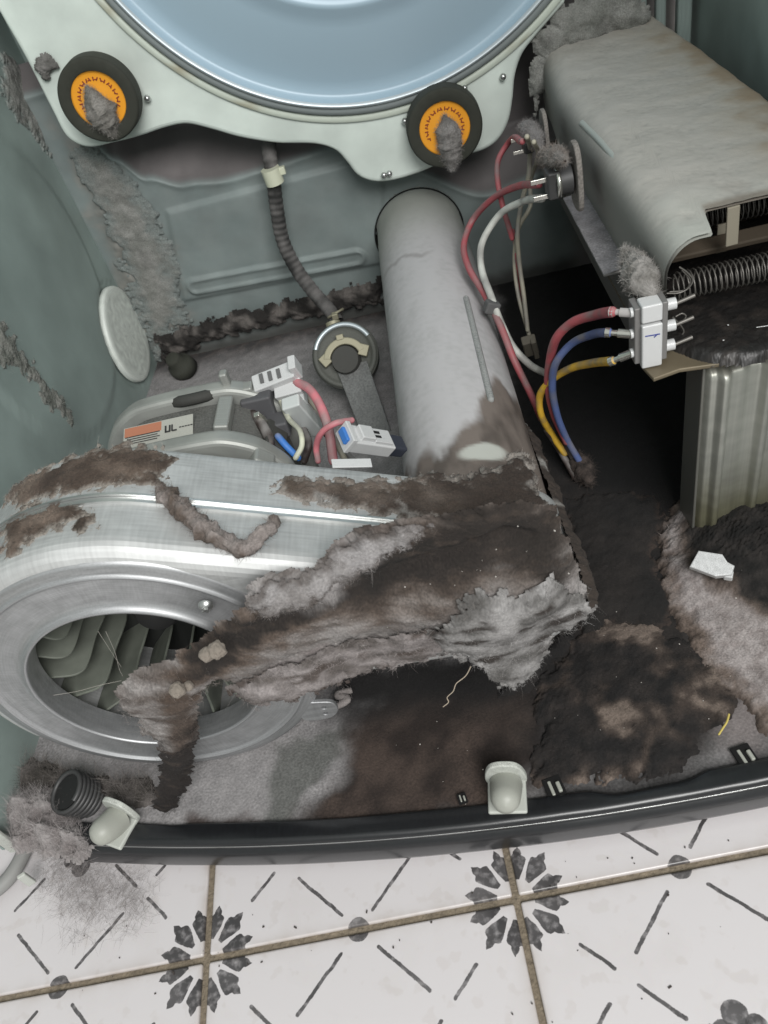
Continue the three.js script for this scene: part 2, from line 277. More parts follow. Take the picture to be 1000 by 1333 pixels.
  // left wall: thin sheet with a raised ring and shallow round pressing
  const left = grid(150, 150, (a, b) => {
    const z = -0.73 + 0.71 * a, y = -0.01 + 0.81 * b, r = Math.hypot(z + 0.47, y - 0.20), ring = 0.0022 * sst(0.148, 0.142, r), r2 = Math.hypot(z + 0.603, y - 0.070);
    return { p: [XL + ring - 0.004 * sst(0.064, 0.058, Math.hypot((z + 0.600), (y - 0.072))), y, z], uv: [z, y] };
  });
  part('side_panel', left, M.teal, cab);
  part('side_panel', rb(0.003, 0.83, 0.70, 0.001, [XR + 0.0015, 0.385, -0.32]), M.teal, cab);
  part('side_panel_back', rb(0.002, 0.81, 0.71, 0.0005, [XL - 0.008, 0.395, -0.375]), M.teal, cab);
  // rear wall with a stepped ledge, pressed slot and the hole for the pipe
  const LE = [[-0.3119,0.3257],[-0.2941,0.2798],[-0.2755,0.2472],[-0.2525,0.2206],[-0.2146,0.2044],[-0.1634,0.1977],[-0.1095,0.1997],[-0.0476,0.2034],[0.0052,0.1739],[0.116,0.112],[0.169,0.1207],[0.2207,0.1333]];
  const yE = (x) => { if (x <= LE[0][0]) return LE[0][1]; for (let i = 1; i < LE.length; i++) if (x <= LE[i][0]) { const t = (x - LE[i - 1][0]) / (LE[i][0] - LE[i - 1][0]), s = t * t * (3 - 2 * t); return LE[i - 1][1] + (LE[i][1] - LE[i - 1][1]) * s; } return LE[LE.length - 1][1]; };
  const SL = [[-0.2486,0.0901],[-0.0498,0.0784]], PF = [[-0.2463,0.1841],[-0.2727,0.073],[-0.0209,0.0611],[0.0079,0.1857]];
  const DB = [[-0.3212,0.2942],[-0.3015,0.2658],[-0.2811,0.2361],[-0.2686,0.1761],[-0.2642,0.1225],[-0.2768,0.0468],[-0.3373,0.0045],[-0.3416,0.0408],[-0.3317,0.1345],[-0.323,0.2253]];
  const HX = 0.028, HY = 0.090;
  const rear = grid(260, 150, (a, b) => {
    const x = XL + (XR - XL) * a, y = -0.01 + 0.36 * b, e = yE(x), up = Math.max(0, y - e), n = fbm(x * 30, y * 30, 4, 4);
    let z = ZB + 0.0008 * n - Math.min(0.05, up * 1.1) + 0.002 * Math.exp(-((y - e) ** 2) / 0.00002);
    const ds = dLine(x, y, SL); z += 0.004 * sst(0.012, 0.008, ds) - 0.0028 * sst(0.008, 0.004, ds);
    z -= 0.0035 * sst(0.004, -0.001, sdPoly(x, y, PF));
    const dust = sst(0.0, 0.006, up) * 0.92, lo = clamp(0.15 + 0.5 * n + sst(0.05, 0, y) * 0.6);
    let c = mix([0.235, 0.28, 0.275], [0.28, 0.305, 0.295], lo); c = mix(c, [0.175, 0.155, 0.155], dust);
    const n3 = fbm(x * 110, y * 110, 14, 4); c = mix(c, mix([0.20, 0.195, 0.175], [0.30, 0.29, 0.265], clamp(0.5 + 2 * n3)), sst(-0.014, 0.016, sdPoly(x, y, DB) + 0.03 * n + 0.012 * n3) * 0.92); z += 0.0022 * sst(0, 0.012, sdPoly(x, y, DB)) * clamp(0.5 + 2.4 * n3);
    c = mix(c, [0.05, 0.045, 0.04], sst(0.022, 0.004, y + 0.01 * n) * 0.8);
    c = mix(c, [0.21, 0.195, 0.19], sst(0.19, 0.22, x));
    return { p: [x, y, z], c, uv: [x, y] };
  }, (a, b) => Math.hypot(XL + (XR - XL) * a - HX, -0.01 + 0.36 * b - HY) > 0.0512);
  part('rear_panel', rear, std({ color: W1, vertexColors: true, roughness: 0.6, metalness: 0.1, map: rep(T.soft, 4) }), cab);
  part('rear_panel_top', rb(XR - XL, 0.46, 0.002, 0.0005, [(XL + XR) / 2, 0.57, ZB - 0.055]), M.teal, cab);
  part('pipe_hole', mg([pose(new THREE.TorusGeometry(0.0516, 0.0009, 8, 64), [HX, HY, ZB + 0.001]), cyl(0.06, 0.06, 0.002, 48, [HX, HY, ZB - 0.05], [Math.PI / 2, 0, 0])]), M.void, cab);
  // folded seams in the back right corner
  for (const g of [rb(0.014, 0.5, 0.012, 0.003, [0.322, 0.25, ZB + 0.004]), rb(0.010, 0.5, 0.010, 0.003, [0.300, 0.25, ZB + 0.002]), rb(0.006, 0.5, 0.008, 0.002, [0.284, 0.25, ZB])]) part('corner_post', g, M.teal, cab);
  // white knockout plug in the left wall
  part('knockout_cap', mg([lathe([[0, 0.003], [0.050, 0.003], [0.0555, 0.0024], [0.0575, 0.0006], [0.0575, -0.004]], 64, [0, 0, 0])]), phys({ color: rgb(0.84, 0.89, 0.83), roughness: 0.45, map: rep(T.soft, 5) }), cab);
  const cap = cab.children[cab.children.length - 1]; cap.rotation.z = -Math.PI / 2; cap.position.set(XL + 0.002, 0.0715, -0.602);
  // bowed black front rail: flat upper flange, rolled edge, glossy front face
  const sec = [[-0.0110, 0.0030], [-0.0090, 0.0054], [-0.0035, 0.0056], [-0.0010, 0.0048], [0.0004, 0.0025], [0.0006, 0.0000], [0.0000, -0.0022], [-0.0022, -0.0040], [-0.0010, -0.0056], [0.0012, -0.0075], [0.0026, -0.0110], [0.0028, -0.0230], [0.0010, -0.0290], [-0.0030, -0.0315], [-0.01, -0.0315]];
  const railG = grid(220, sec.length - 1, (a, b) => {
    const k = Math.round(b * (sec.length - 1)), x = -0.288 + 0.63 * a, s = sec[k]; let dz = s[0], dy = s[1];
    const tab = sst(0.3, 0.5, fbm(x * 9, 0, 2, 2) + 0.42 * Math.sin(x * 21)); if (k < 2) dz += -0.004 + 0.006 * tab;
    return { p: [x, dy + 0.0006 * noise(x * 30, k), bow(x) + dz], uv: [x, k * 0.004] };
  });
  part('front_rail', railG, M.rail, cab);
  part('rail_lip', tube(Array.from({ length: 24 }, (_, i) => { const x = -0.285 + 0.62 * i / 23; return [x, 0.0012, bow(x) + 0.0003]; }), 0.00042, 120, 6), M.steel, cab);
  // pegs in their white brackets along the rail
  const pegs = [[[0.0194,0.004,0.0042],[-0.252,0.004,-0.0127]], [[0.0205,0.016,0.0029],[-0.2497,0.016,-0.0116]]];
  for (const i of [0, 1]) {
    const [x, , z] = pegs[0][i], br = part('peg_bracket', mg([rb(0.026, 0.004, 0.026, 0.0015, [0, 0.006, -0.004]), ext(shape(spline([[-0.0125, 0], [0.0125, 0], [0.0125, 0.016], [0.007, 0.024], [-0.007, 0.024], [-0.0125, 0.016]], 40, true)), 0.004, 0.001, [0, 0.004, -0.016])]), M.pegBase, cab, i ? 'white peg bracket at the left end of the rail' : 'white peg bracket at the middle of the rail');
    br.position.set(x, 0, z); br.rotation.y = i ? -0.42 : -0.12; br.scale.setScalar(0.94);
    part('peg', lathe([[0, 0.0125], [0.004, 0.0118], [0.0078, 0.009], [0.0098, 0.004], [0.0105, -0.004], [0.011, -0.012]], 32, [0, 0.0165, 0.001], [Math.PI / 2 - 0.55, 0, 0]), M.peg, br);
  }
  // bright slotted clips showing through the scorched lint
  for (const [p, s] of [[[[0.0499,0.002,-0.0013]], 1], [[[-0.0092,0.002,-0.003]], 0.5], [[[0.1679,0.002,-0.0038]], 1]].map(([p, s]) => [p[0], s])) { const c = part('slot_clip', mg([rb(0.0022 * s, 0.004, 0.010 * s, 0.0008, [-0.002 * s, 0, 0]), rb(0.0026 * s, 0.005, 0.007 * s, 0.0008, [0.0028 * s, 0.0008, 0.001])]), M.peg, cab); c.position.set(...p); c.rotation.y = 0.2; part('slot', rb(0.012 * s, 0.0016, 0.015 * s, 0.0007, [0, 0.0006, 0]), M.void, c); }
  // white folded corner at the front left
  part('corner_flange', mg([rb(0.010, 0.034, 0.003, 0.001, [XL + 0.004, 0.008, -0.018]), rb(0.006, 0.016, 0.003, 0.001, [XL + 0.012, -0.018, 0.000], [0, 0.5, 0])]), M.pegBase, cab);
}

// ---------------------------------------------------------------- drum support panel, drum, rollers
const ZP = -0.60;
{
  const t = thing('drum_support_panel', 'glossy white pressed metal panel around the blue drum carrying both rollers', 'support panel');
  const low = [[-0.3004,0.4015],[-0.2974,0.3615],[-0.2968,0.3169],[-0.2948,0.2908],[-0.2813,0.2785],[-0.2511,0.2756],[-0.2222,0.2753],[-0.197,0.2766],[-0.1757,0.275],[-0.1533,0.2644],[-0.1299,0.2512],[-0.0943,0.2364],[-0.0532,0.2248],[-0.0374,0.2147],[-0.0296,0.2011],[-0.0221,0.1857],[-0.0079,0.1757],[0.0112,0.1718],[0.0403,0.1727],[0.0781,0.1785],[0.1104,0.1792],[0.1255,0.1848],[0.1383,0.1997],[0.1452,0.2199],[0.1497,0.2399],[0.1582,0.2568],[0.1741,0.2706],[0.2006,0.2895]];
  const bottom = spline(low, 150), outline = [[-0.325, 0.80], ...[[low[0][0] - 0.012, low[0][1] + 0.06]], ...bottom, [0.30, 0.5], [0.325, 0.8]];
  const circle = (r, n = 120) => Array.from({ length: n }, (_, i) => [0.0303 + r * Math.cos((-i * 6.2832) / n), 0.5 + r * Math.sin((-i * 6.2832) / n)]);
  part('panel', ext(shape(outline, [circle(0.258)]), 0.014, 0.004, [0, 0, ZP - 0.010]), M.panel, t);
  // returned bottom edge
  const strip = (off, z0, z1) => { const pos = [], idx = []; bottom.forEach(([x, y], i) => { pos.push(x, y + off, z0, x, y + off, z1); if (i) { const k = 2 * i; idx.push(k - 2, k - 1, k, k - 1, k + 1, k); } }); const g = new THREE.BufferGeometry(); g.setIndex(idx); g.setAttribute('position', new THREE.Float32BufferAttribute(pos, 3)); g.setAttribute('uv', new THREE.Float32BufferAttribute(new Float32Array(pos.length / 3 * 2), 2)); g.computeVertexNormals(); return g; };
  part('folded_edge', strip(0.002, ZP - 0.006, ZP - 0.020), M.panelPlain, t);
  // cream felt track around the opening
  part('seal_ring', tint(pose(lathe([[0.2580, -0.008], [0.2580, 0.001], [0.2592, 0.0024], [0.2610, 0.0026], [0.2640, 0.0020], [0.2655, 0.0005]], 160, [0, 0, 0], [Math.PI / 2, 0, 0]), [0.0303, 0.5, ZP + 0.002]), (x, y) => mix([0.66, 0.72, 0.63], [0.34, 0.28, 0.16], sst(0.02, 0.4, fbm(x * 14, y * 30, 8, 4)) * 0.8)), std({ color: W1, vertexColors: true, roughness: 0.5 }), t);
  const bumps = [[[0.0049,0.1817,-0.595],[0.1374,0.2442,-0.595],[0.0997,0.243,-0.595],[-0.2008,0.3069,-0.595],[0.0368,0.2276,-0.595],[0.0107,0.1818,-0.595]]].flat();
  for (const b of bumps) part('screw', pose(new THREE.SphereGeometry(0.0032, 14, 8), b), M.steel, t);
  const d = thing('dryer_drum', 'pale blue round drum back with a bright pressed ring', 'drum');
  part('drum_wall', pose(lathe([[0, 0.024], [0.075, 0.024], [0.095, 0.022], [0.104, 0.016], [0.112, 0.015], [0.122, 0.020], [0.150, 0.020], [0.157, 0.018], [0.161, 0.0215], [0.166, 0.0220], [0.172, 0.0165], [0.182, 0.0145], [0.205, 0.009], [0.228, 0.002], [0.2400, -0.001], [0.2440, 0.003], [0.2455, 0.010]], 180, [0, 0, 0], [Math.PI / 2, 0, 0]), [0.0303, 0.5, ZP]), M.drum, d);
  part('drum_rim', pose(lathe([[0.2455, 0.010], [0.2472, 0.0125], [0.2492, 0.0125], [0.2505, 0.010], [0.2512, 0.004]], 180, [0, 0, 0], [Math.PI / 2, 0, 0]), [0.0303, 0.5, ZP]), M.rim, d);
  part('rim_groove', pose(lathe([[0.2510, 0.009], [0.2530, 0.0095], [0.2565, 0.0085], [0.2578, 0.005], [0.2582, -0.01]], 180, [0, 0, 0], [Math.PI / 2, 0, 0]), [0.0303, 0.5, ZP]), M.seal, d);
  function roller(cx, cy, lab) {
    const r = thing('drum_roller', lab, 'roller', 'drum support rollers'); r.position.set(cx, cy, -0.577);
    part('tyre', lathe([[0.0245, 0.006], [0.0255, 0.009], [0.0345, 0.0095], [0.0368, 0.007], [0.0372, -0.008], [0.035, -0.0105]], 72, [0, 0, 0], [Math.PI / 2, 0, 0]), M.rubber, r);
    part('hub', lathe([[0, 0.0068], [0.010, 0.0068], [0.0115, 0.0055], [0.0235, 0.0055], [0.0247, 0.0070], [0.0252, 0.004]], 72, [0, 0, 0], [Math.PI / 2, 0, 0]), M.orange, r);
    // worn red ring of print on the hub
    const marks = []; for (let i = 0; i < 22; i++) { const a = -0.5 + i * 0.19, w = 0.0011; marks.push(rb(w, 0.0034, 0.0006, 0.0002, [Math.cos(a) * 0.0178, Math.sin(a) * 0.0178, 0.0057], [0, 0, a - 1.57 + (i % 3 - 1) * 0.45])); if (i % 2) marks.push(rb(0.0026, 0.0009, 0.0006, 0.0002, [Math.cos(a + 0.07) * 0.0172, Math.sin(a + 0.07) * 0.0172, 0.0057], [0, 0, a - 1.57])); }
    part('lettering', mg(marks), M.red, r);
    part('axle', cyl(0.006, 0.006, 0.02, 24, [0, 0, -0.012], [Math.PI / 2, 0, 0]), M.steel, r);
    return r;
  }
  roller(-0.238, 0.3212, 'black and orange drum roller by the left cabinet wall');
  roller(0.0735, 0.2195, 'black and orange drum roller above the grey exhaust pipe');
}

// ---------------------------------------------------------------- exhaust pipe
{
  const t = thing('exhaust_pipe', 'grey lint dusted exhaust pipe running from blower to rear wall', 'exhaust pipe');
  const A = [0.036, 0.085, -0.145], B = [0.028, 0.090, -0.70], L = A[2] - B[2];
  const g = grid(120, 260, (a, b) => {
    const th = -a * 6.2832, z = A[2] - L * b, k = b, n = fbm(Math.cos(th) * 3, Math.sin(th) * 3, z * 22, 5), r = 0.0505 + 0.0005 * n + 0.0002 * fbm(Math.cos(th) * 14, Math.sin(th) * 14, z * 120, 2) - 0.0012 * sst(-0.60, -0.66, z);
    const x = A[0] + (B[0] - A[0]) * k + r * Math.cos(th), y = A[1] + (B[1] - A[1]) * k + r * Math.sin(th), ny = Math.sin(th);
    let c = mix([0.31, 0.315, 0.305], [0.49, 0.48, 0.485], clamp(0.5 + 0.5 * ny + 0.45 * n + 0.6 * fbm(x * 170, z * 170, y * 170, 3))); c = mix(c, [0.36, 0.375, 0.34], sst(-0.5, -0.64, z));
    const crease = dLine(th + 6.2832 < 3.14 ? th + 6.2832 : th, z * 8, [[9, 0], [9, 0.1]]);
    const w = z + 0.04 * n + 0.075 * sst(0.05, 0.75, Math.cos(th)); c = mix(c, mix([0.075, 0.058, 0.047], [0.16, 0.13, 0.11], clamp(0.5 + 3 * n)), sst(-0.212, -0.192, w) * 0.95); c = mix(c, [0.46, 0.47, 0.43], sst(0.016, 0.011, Math.hypot((x - 0.047) * 0.8, (z + 0.183) * 1.5) + 0.006 * n) * sst(0, 0.3, ny));
    c = mix(c, [0.15, 0.13, 0.125], sst(0.006, 0.001, Math.abs(z + 0.50 + 0.02 * n + 0.012 * Math.sin(th * 3))) * sst(0.3, 0.7, ny) * sst(0.2, -0.2, Math.cos(th) - 0.1) * 0.4);
    return { p: [x, y, z], c, uv: [a * 0.317, z] };
  });
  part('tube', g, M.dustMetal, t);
  const bead = []; for (let i = 0; i <= 14; i++) { const z = -0.245 - 0.155 * i / 14, a = 1.06, r = 0.0505; bead.push([0.036 + r * Math.cos(a) - 0.0004 * i / 14, 0.086 + r * Math.sin(a), z]); }
  part('seam_bead', tube(bead, 0.0028, 40, 8), std({ color: rgb(0.36, 0.37, 0.36), roughness: 0.8, map: rep(T.speck, 12) }), t);
}

// ---------------------------------------------------------------- blower housing
const BC = [-0.19, 0.113], BR = 0.115, PRF = [];
{
  const r = (d) => (d * Math.PI) / 180;
  for (let d = 205; d >= 67; d--) PRF.push([BC[0] + BR * Math.cos(r(d)), BC[1] + BR * Math.sin(r(d))]);
  const dx = Math.cos(r(-23)), dy = Math.sin(r(-23)), t0 = PRF[PRF.length - 1];
  for (let k = 1; k <= 40; k++) PRF.push([t0[0] + (dx * 0.2387 * k) / 40, t0[1] + (dy * 0.2387 * k) / 40]);
  const e = PRF[PRF.length - 1], cx = e[0] + dy * 0.022, cy = e[1] - dx * 0.022;
  for (let a = 67; a >= -0.1; a -= 6.7) PRF.push([cx + 0.022 * Math.cos(r(a)), cy + 0.022 * Math.sin(r(a))]);
  const q = PRF[PRF.length - 1]; for (let k = 1; k <= 7; k++) PRF.push([q[0], q[1] - 0.01 * k]);
}
const PSL = PRF.reduce((a, p, i) => { a.push(i ? a[i - 1] + Math.hypot(p[0] - PRF[i - 1][0], p[1] - PRF[i - 1][1]) : 0); return a; }, []);
function onBlower(s, z, h) { // along the housing's top: arc length s, depth z, height h above the sheet; the front corner is rounded
  s = clamp(s, 0.001, PSL[PSL.length - 1] - 0.001); let i = 1; while (PSL[i] < s) i++;
  const t = (s - PSL[i - 1]) / (PSL[i] - PSL[i - 1]), a = PRF[i - 1], b = PRF[i], A0 = PRF[Math.max(0, i - 3)], B0 = PRF[Math.min(PRF.length - 1, i + 2)], L = Math.hypot(B0[0] - A0[0], B0[1] - A0[1]), nx = -(B0[1] - A0[1]) / L, ny = (B0[0] - A0[0]) / L;
  const zf = -0.058 - 0.012; let drop = 0, dz = 0;
  if (z > zf) { const q = Math.min(1.5, (z - zf) / 0.012); const an = Math.min(q, 1.5707); drop = 0.012 * (1 - Math.cos(an)) - (q < 1.5 ? 0 : 0); dz = zf + 0.012 * Math.sin(an) - z; return [a[0] + (b[0] - a[0]) * t + nx * -drop + nx * h * Math.cos(an), a[1] + (b[1] - a[1]) * t - ny * drop + ny * h * Math.cos(an), z + dz + h * Math.sin(an)]; }
  return [a[0] + (b[0] - a[0]) * t + nx * h, a[1] + (b[1] - a[1]) * t + ny * h, z];
}
{
  const t = thing('blower_housing', 'silver galvanised blower housing with round open inlet facing forward', 'blower housing');
  const out = [...PRF]; const r = (d) => (d * Math.PI) / 180, e = out[out.length - 1];
  while (out[out.length - 1][1] < 0.108) out.pop();
  for (let a = 0; a >= -80; a -= 16) out.push([0.050 + 0.038 * Math.cos(r(a)), 0.108 + 0.038 * Math.sin(r(a))]);
  for (let k = 1; k < 8; k++) out.push([0.054 + (-0.086 - 0.054) * k / 8, 0.0715 + 0.0015 * k / 8]);
  for (let d = -22; d >= -152; d -= 2) out.push([BC[0] + 0.113 * Math.cos(r(d)), BC[1] + 0.113 * Math.sin(r(d))]);
  const hole = Array.from({ length: 72 }, (_, i) => [BC[0] + 0.088 * Math.cos((-i * 6.2832) / 72), BC[1] + 0.088 * Math.sin((-i * 6.2832) / 72)]);
  part('shell', ext(shape(out, [hole]), 0.094, 0.012, [0, 0, -0.152 + 0.012], [0, 0, 0], 6), M.galv, t);
  part('inlet_ring', pose(lathe([[0.0702, -0.016], [0.0698, -0.006], [0.0702, 0.0010], [0.0708, 0.0024], [0.0720, 0.0025], [0.0734, 0.0012], [0.0750, -0.0006], [0.0790, -0.0016], [0.0950, -0.0018], [0.0968, -0.0012], [0.0975, 0.0004], [0.0988, 0.0006], [0.0996, -0.0008], [0.1010, -0.0014], [0.1050, -0.0018], [0.1080, -0.0030], [0.1085, -0.006]], 160, [0, 0, 0], [Math.PI / 2, 0, 0]), [BC[0] + 0.003, BC[1] - 0.002, -0.0555]), M.galvRing, t);
  // raised seam where the two halves join
  const seam = (s0, s1, h, z0, z1) => { const pos = [], idx = [], N = 160; for (let i = 0; i <= N; i++) { const s = s0 + (s1 - s0) * i / N; for (const [z, hh] of [[z0, 0], [z0, h], [z1, h], [z1, 0]]) pos.push(...onBlower(s, z, hh)); if (i) for (let m = 0; m < 3; m++) { const k = 4 * i + m; idx.push(k - 4, k - 3, k, k - 3, k + 1, k); } } const g = new THREE.BufferGeometry(); g.setIndex(idx); g.setAttribute('position', new THREE.Float32BufferAttribute(pos, 3)); g.setAttribute('uv', new THREE.Float32BufferAttribute(new Float32Array(pos.length / 3 * 2), 2)); return g.toNonIndexed(); };
  const sg = mg([seam(0.02, 0.435, 0.0034, -0.1010, -0.0995), seam(0.02, 0.435, 0.0018, -0.0993, -0.0955)].map((g) => { g.computeVertexNormals(); return g; }));
  part('seam_flange', sg, M.steel, t);
  for (const [p, s] of [[[[-0.1215,0.1744,-0.052]], 1], [[[-0.0927,0.0443,-0.052]], 0]]) { const q = p[0]; if (s) part('screw', mg([pose(new THREE.SphereGeometry(0.0048, 18, 8, 0, 6.3, 0, 1.25), [q[0], q[1], q[2] - 0.002], [Math.PI / 2, 0, 0]), rb(0.005, 0.0012, 0.0012, 0.0003, [q[0], q[1], q[2] + 0.0030], [0, 0, 0.5]), rb(0.0012, 0.005, 0.0012, 0.0003, [q[0], q[1], q[2] + 0.0030], [0, 0, 0.5])]), M.steel, t); else part('mounting_ear', mg([ext(shape(spline([[-0.014, -0.008], [0.004, -0.010], [0.011, -0.003], [0.010, 0.007], [-0.002, 0.011], [-0.014, 0.012]], 40, true), [0, 1].map((k) => Array.from({ length: 16 }, (_, i) => [0.002 + k * 0.001 + 0.0016 * Math.cos(-i * 0.3927), -0.004 + 0.007 * k + 0.0016 * Math.sin(-i * 0.3927)]))), 0.003, 0.0006, [q[0], q[1], q[2] - 0.008])]), M.galvRing, t); }
  // stepped back shell edge seen to the right of the ring
  // blower wheel inside
  const w = thing('impeller', 'dusty olive plastic blower wheel with angled vanes inside the inlet', 'impeller'); w.position.set(BC[0], BC[1], -0.108);
  const vane = std({ color: rgb(0.17, 0.185, 0.155), roughness: 0.6, map: rep(T.soft, 12) });
  part('back_plate', cyl(0.086, 0.086, 0.003, 72, [0, 0, -0.036], [Math.PI / 2, 0, 0]), std({ color: rgb(0.02, 0.022, 0.02), roughness: 0.8 }), w);
  part('hub', lathe([[0, 0.014], [0.012, 0.013], [0.016, 0.008], [0.018, -0.03]], 36, [0, 0, -0.01], [Math.PI / 2, 0, 0]), M.black, w);
  const bp = spline([[0.047, -0.034], [0.047, 0.0], [0.047, 0.020], [0.0485, 0.027], [0.0535, 0.031], [0.066, 0.033], [0.082, 0.034], [0.082, 0.0], [0.082, -0.034]], 60, true), bl = ext(shape(bp), 0.0018, 0.0005); bl.translate(-0.062, 0, -0.0009);
  bl.applyMatrix4(new THREE.Matrix4().makeRotationX(Math.PI / 2)); bl.computeVertexNormals();
  for (let k = 0; k < 18; k++) { const b = part('blade', bl, vane, w), a = ((k + 0.3) / 18) * 6.2832; b.rotation.z = a - 0.38; b.position.set(Math.cos(a) * 0.064, Math.sin(a) * 0.064, 0); }
}

// ---------------------------------------------------------------- motor
{
  const t = thing('drive_motor', 'grey vented drive motor with orange and white label behind the blower', 'motor'); t.position.set(-0.170, 0.105, -0.225); t.scale.set(0.92, 0.90, 0.95);
  const oct = (k) => { const h = [[0.040, 0.081], [0.068, 0.066], [0.088, 0.036], [0.088, -0.036], [0.068, -0.066], [0.040, -0.081]], P = [...h, ...h.map(([x, y]) => [-x, y]).reverse()].map(([x, y]) => [x * k, y * k]).reverse(); return spline(P.flatMap((p, i, A) => { const n = A[(i + 1) % A.length]; return [mix(p, n, 0.15), mix(p, n, 0.85)]; }), 140, true); };
  const fm = std({ color: rgb(0.40, 0.41, 0.385), roughness: 0.5, metalness: 0.4, map: rep(T.soft, 6) }), dk = std({ color: rgb(0.055, 0.055, 0.05), roughness: 0.8, map: rep(T.speck, 9) });
  const win = (a) => { const P = []; for (const [rr_, d] of [[0.066, -0.28], [0.066, 0.28], [0.048, 0.22], [0.048, -0.22]]) P.push([rr_ * Math.cos(a + d), rr_ * Math.sin(a + d)]); return P.reverse(); };
  part('end_bell', ext(shape(oct(1.0)), 0.017, 0.0045, [0, 0, 0.014]), fm, t);
  part('end_bell', ext(shape(oct(1.0)), 0.017, 0.0045, [0, 0, -0.052]), fm, t);
  part('vent_face', ext(shape(spline([[-0.058, 0.030], [0.030, 0.034], [0.044, 0.044], [0.040, 0.058], [0.026, 0.068], [-0.030, 0.064], [-0.062, 0.048]], 60, true)), 0.004, 0.0015, [0, 0, 0.0275]), dk, t);
  part('arch_rim', tube([[-0.055, 0.056, 0.030], [-0.030, 0.068, 0.030], [0.024, 0.071, 0.030], [0.042, 0.062, 0.030], [0.049, 0.046, 0.030], [0.044, 0.03, 0.030]], 0.0024, 40, 8), fm, t);
  part('stator', ext(shape(oct(0.87)), 0.054, 0.002, [0, 0, -0.036]), std({ color: rgb(0.14, 0.14, 0.13), roughness: 0.85, map: rep(T.speck, 9), bumpMap: rep(T.felt, 18), bumpScale: 0.0005 }), t);
  part('bell_front', mg([rb(0.012, 0.012, 0.040, 0.002, [0.040, 0.074, -0.012], [0, 0, -0.2]), rb(0.018, 0.02, 0.016, 0.003, [0.066, 0.052, 0.03], [0, 0, -0.8])]), fm, t);
  part('vent', mg([rb(0.018, 0.012, 0.006, 0.003, [0.070, 0.040, 0.029], [0, 0, -0.9]), rb(0.020, 0.006, 0.03, 0.002, [0.074, 0.045, -0.01], [0, 0, -0.9])]), dk, t);
  part('bolt', cyl(0.004, 0.004, 0.004, 18, [0.060, 0.050, 0.032], [Math.PI / 2, 0, 0]), M.steel, t);
  const lab = part('label_plate', rb(0.060, 0.0012, 0.020, 0.0004, [-0.016, 0.0742, -0.010], [0.35, 0, 0]), std({ map: rep(T.speck, 20), color: rgb(0.50, 0.50, 0.45), roughness: 0.5 }), t);
  part('orange_band', rb(0.032, 0.0008, 0.0085, 0.0002, [-0.029, 0.0763, -0.0145], [0.35, 0, 0]), std({ color: rgb(0.42, 0.17, 0.10), roughness: 0.6 }), lab);
  const bk = std({ color: rgb(0.03, 0.03, 0.03), roughness: 0.6 });
  const U = []; for (const [x, w, h] of [[0, 0.0014, 0.006], [0.0035, 0.0014, 0.006], [0.0055, 0.0012, 0.006]]) U.push(rb(w, 0.0005, h, 0.0001, [x, 0, 0])); U.push(rb(0.0045, 0.0005, 0.0013, 0.0001, [0.0016, 0, 0.0028])); U.push(rb(0.0040, 0.0005, 0.0013, 0.0001, [0.0075, 0, 0.0028])); for (let i = 0; i < 5; i++) U.push(rb(0.0018, 0.0005, 0.0008, 0.0001, [0.0125 + i * 0.0024, 0, 0.001]));
  part('lettering', pose(mg([...U, ...[0, 1, 2, 3].map((i) => rb(0.030 - 0.004 * (i % 2), 0.0005, 0.0006, 0.0001, [-0.020, 0, 0.0005 + i * 0.0021]))]), [-0.009, 0.0755, -0.010], [0.35, 0, 0]), bk, lab);
  const mount = part('mounting_clip', mg([rb(0.007, 0.022, 0.009, 0.002, [0.040, 0.080, -0.050]), rb(0.030, 0.010, 0.012, 0.002, [0.045, 0.070, -0.048])]), fm, t);
  part('shaft_ring', pose(new THREE.TorusGeometry(0.026, 0.005, 8, 40), [0.01, 0.066, -0.062], [Math.PI / 2 - 0.5, 0, 0]), dk, t);
}

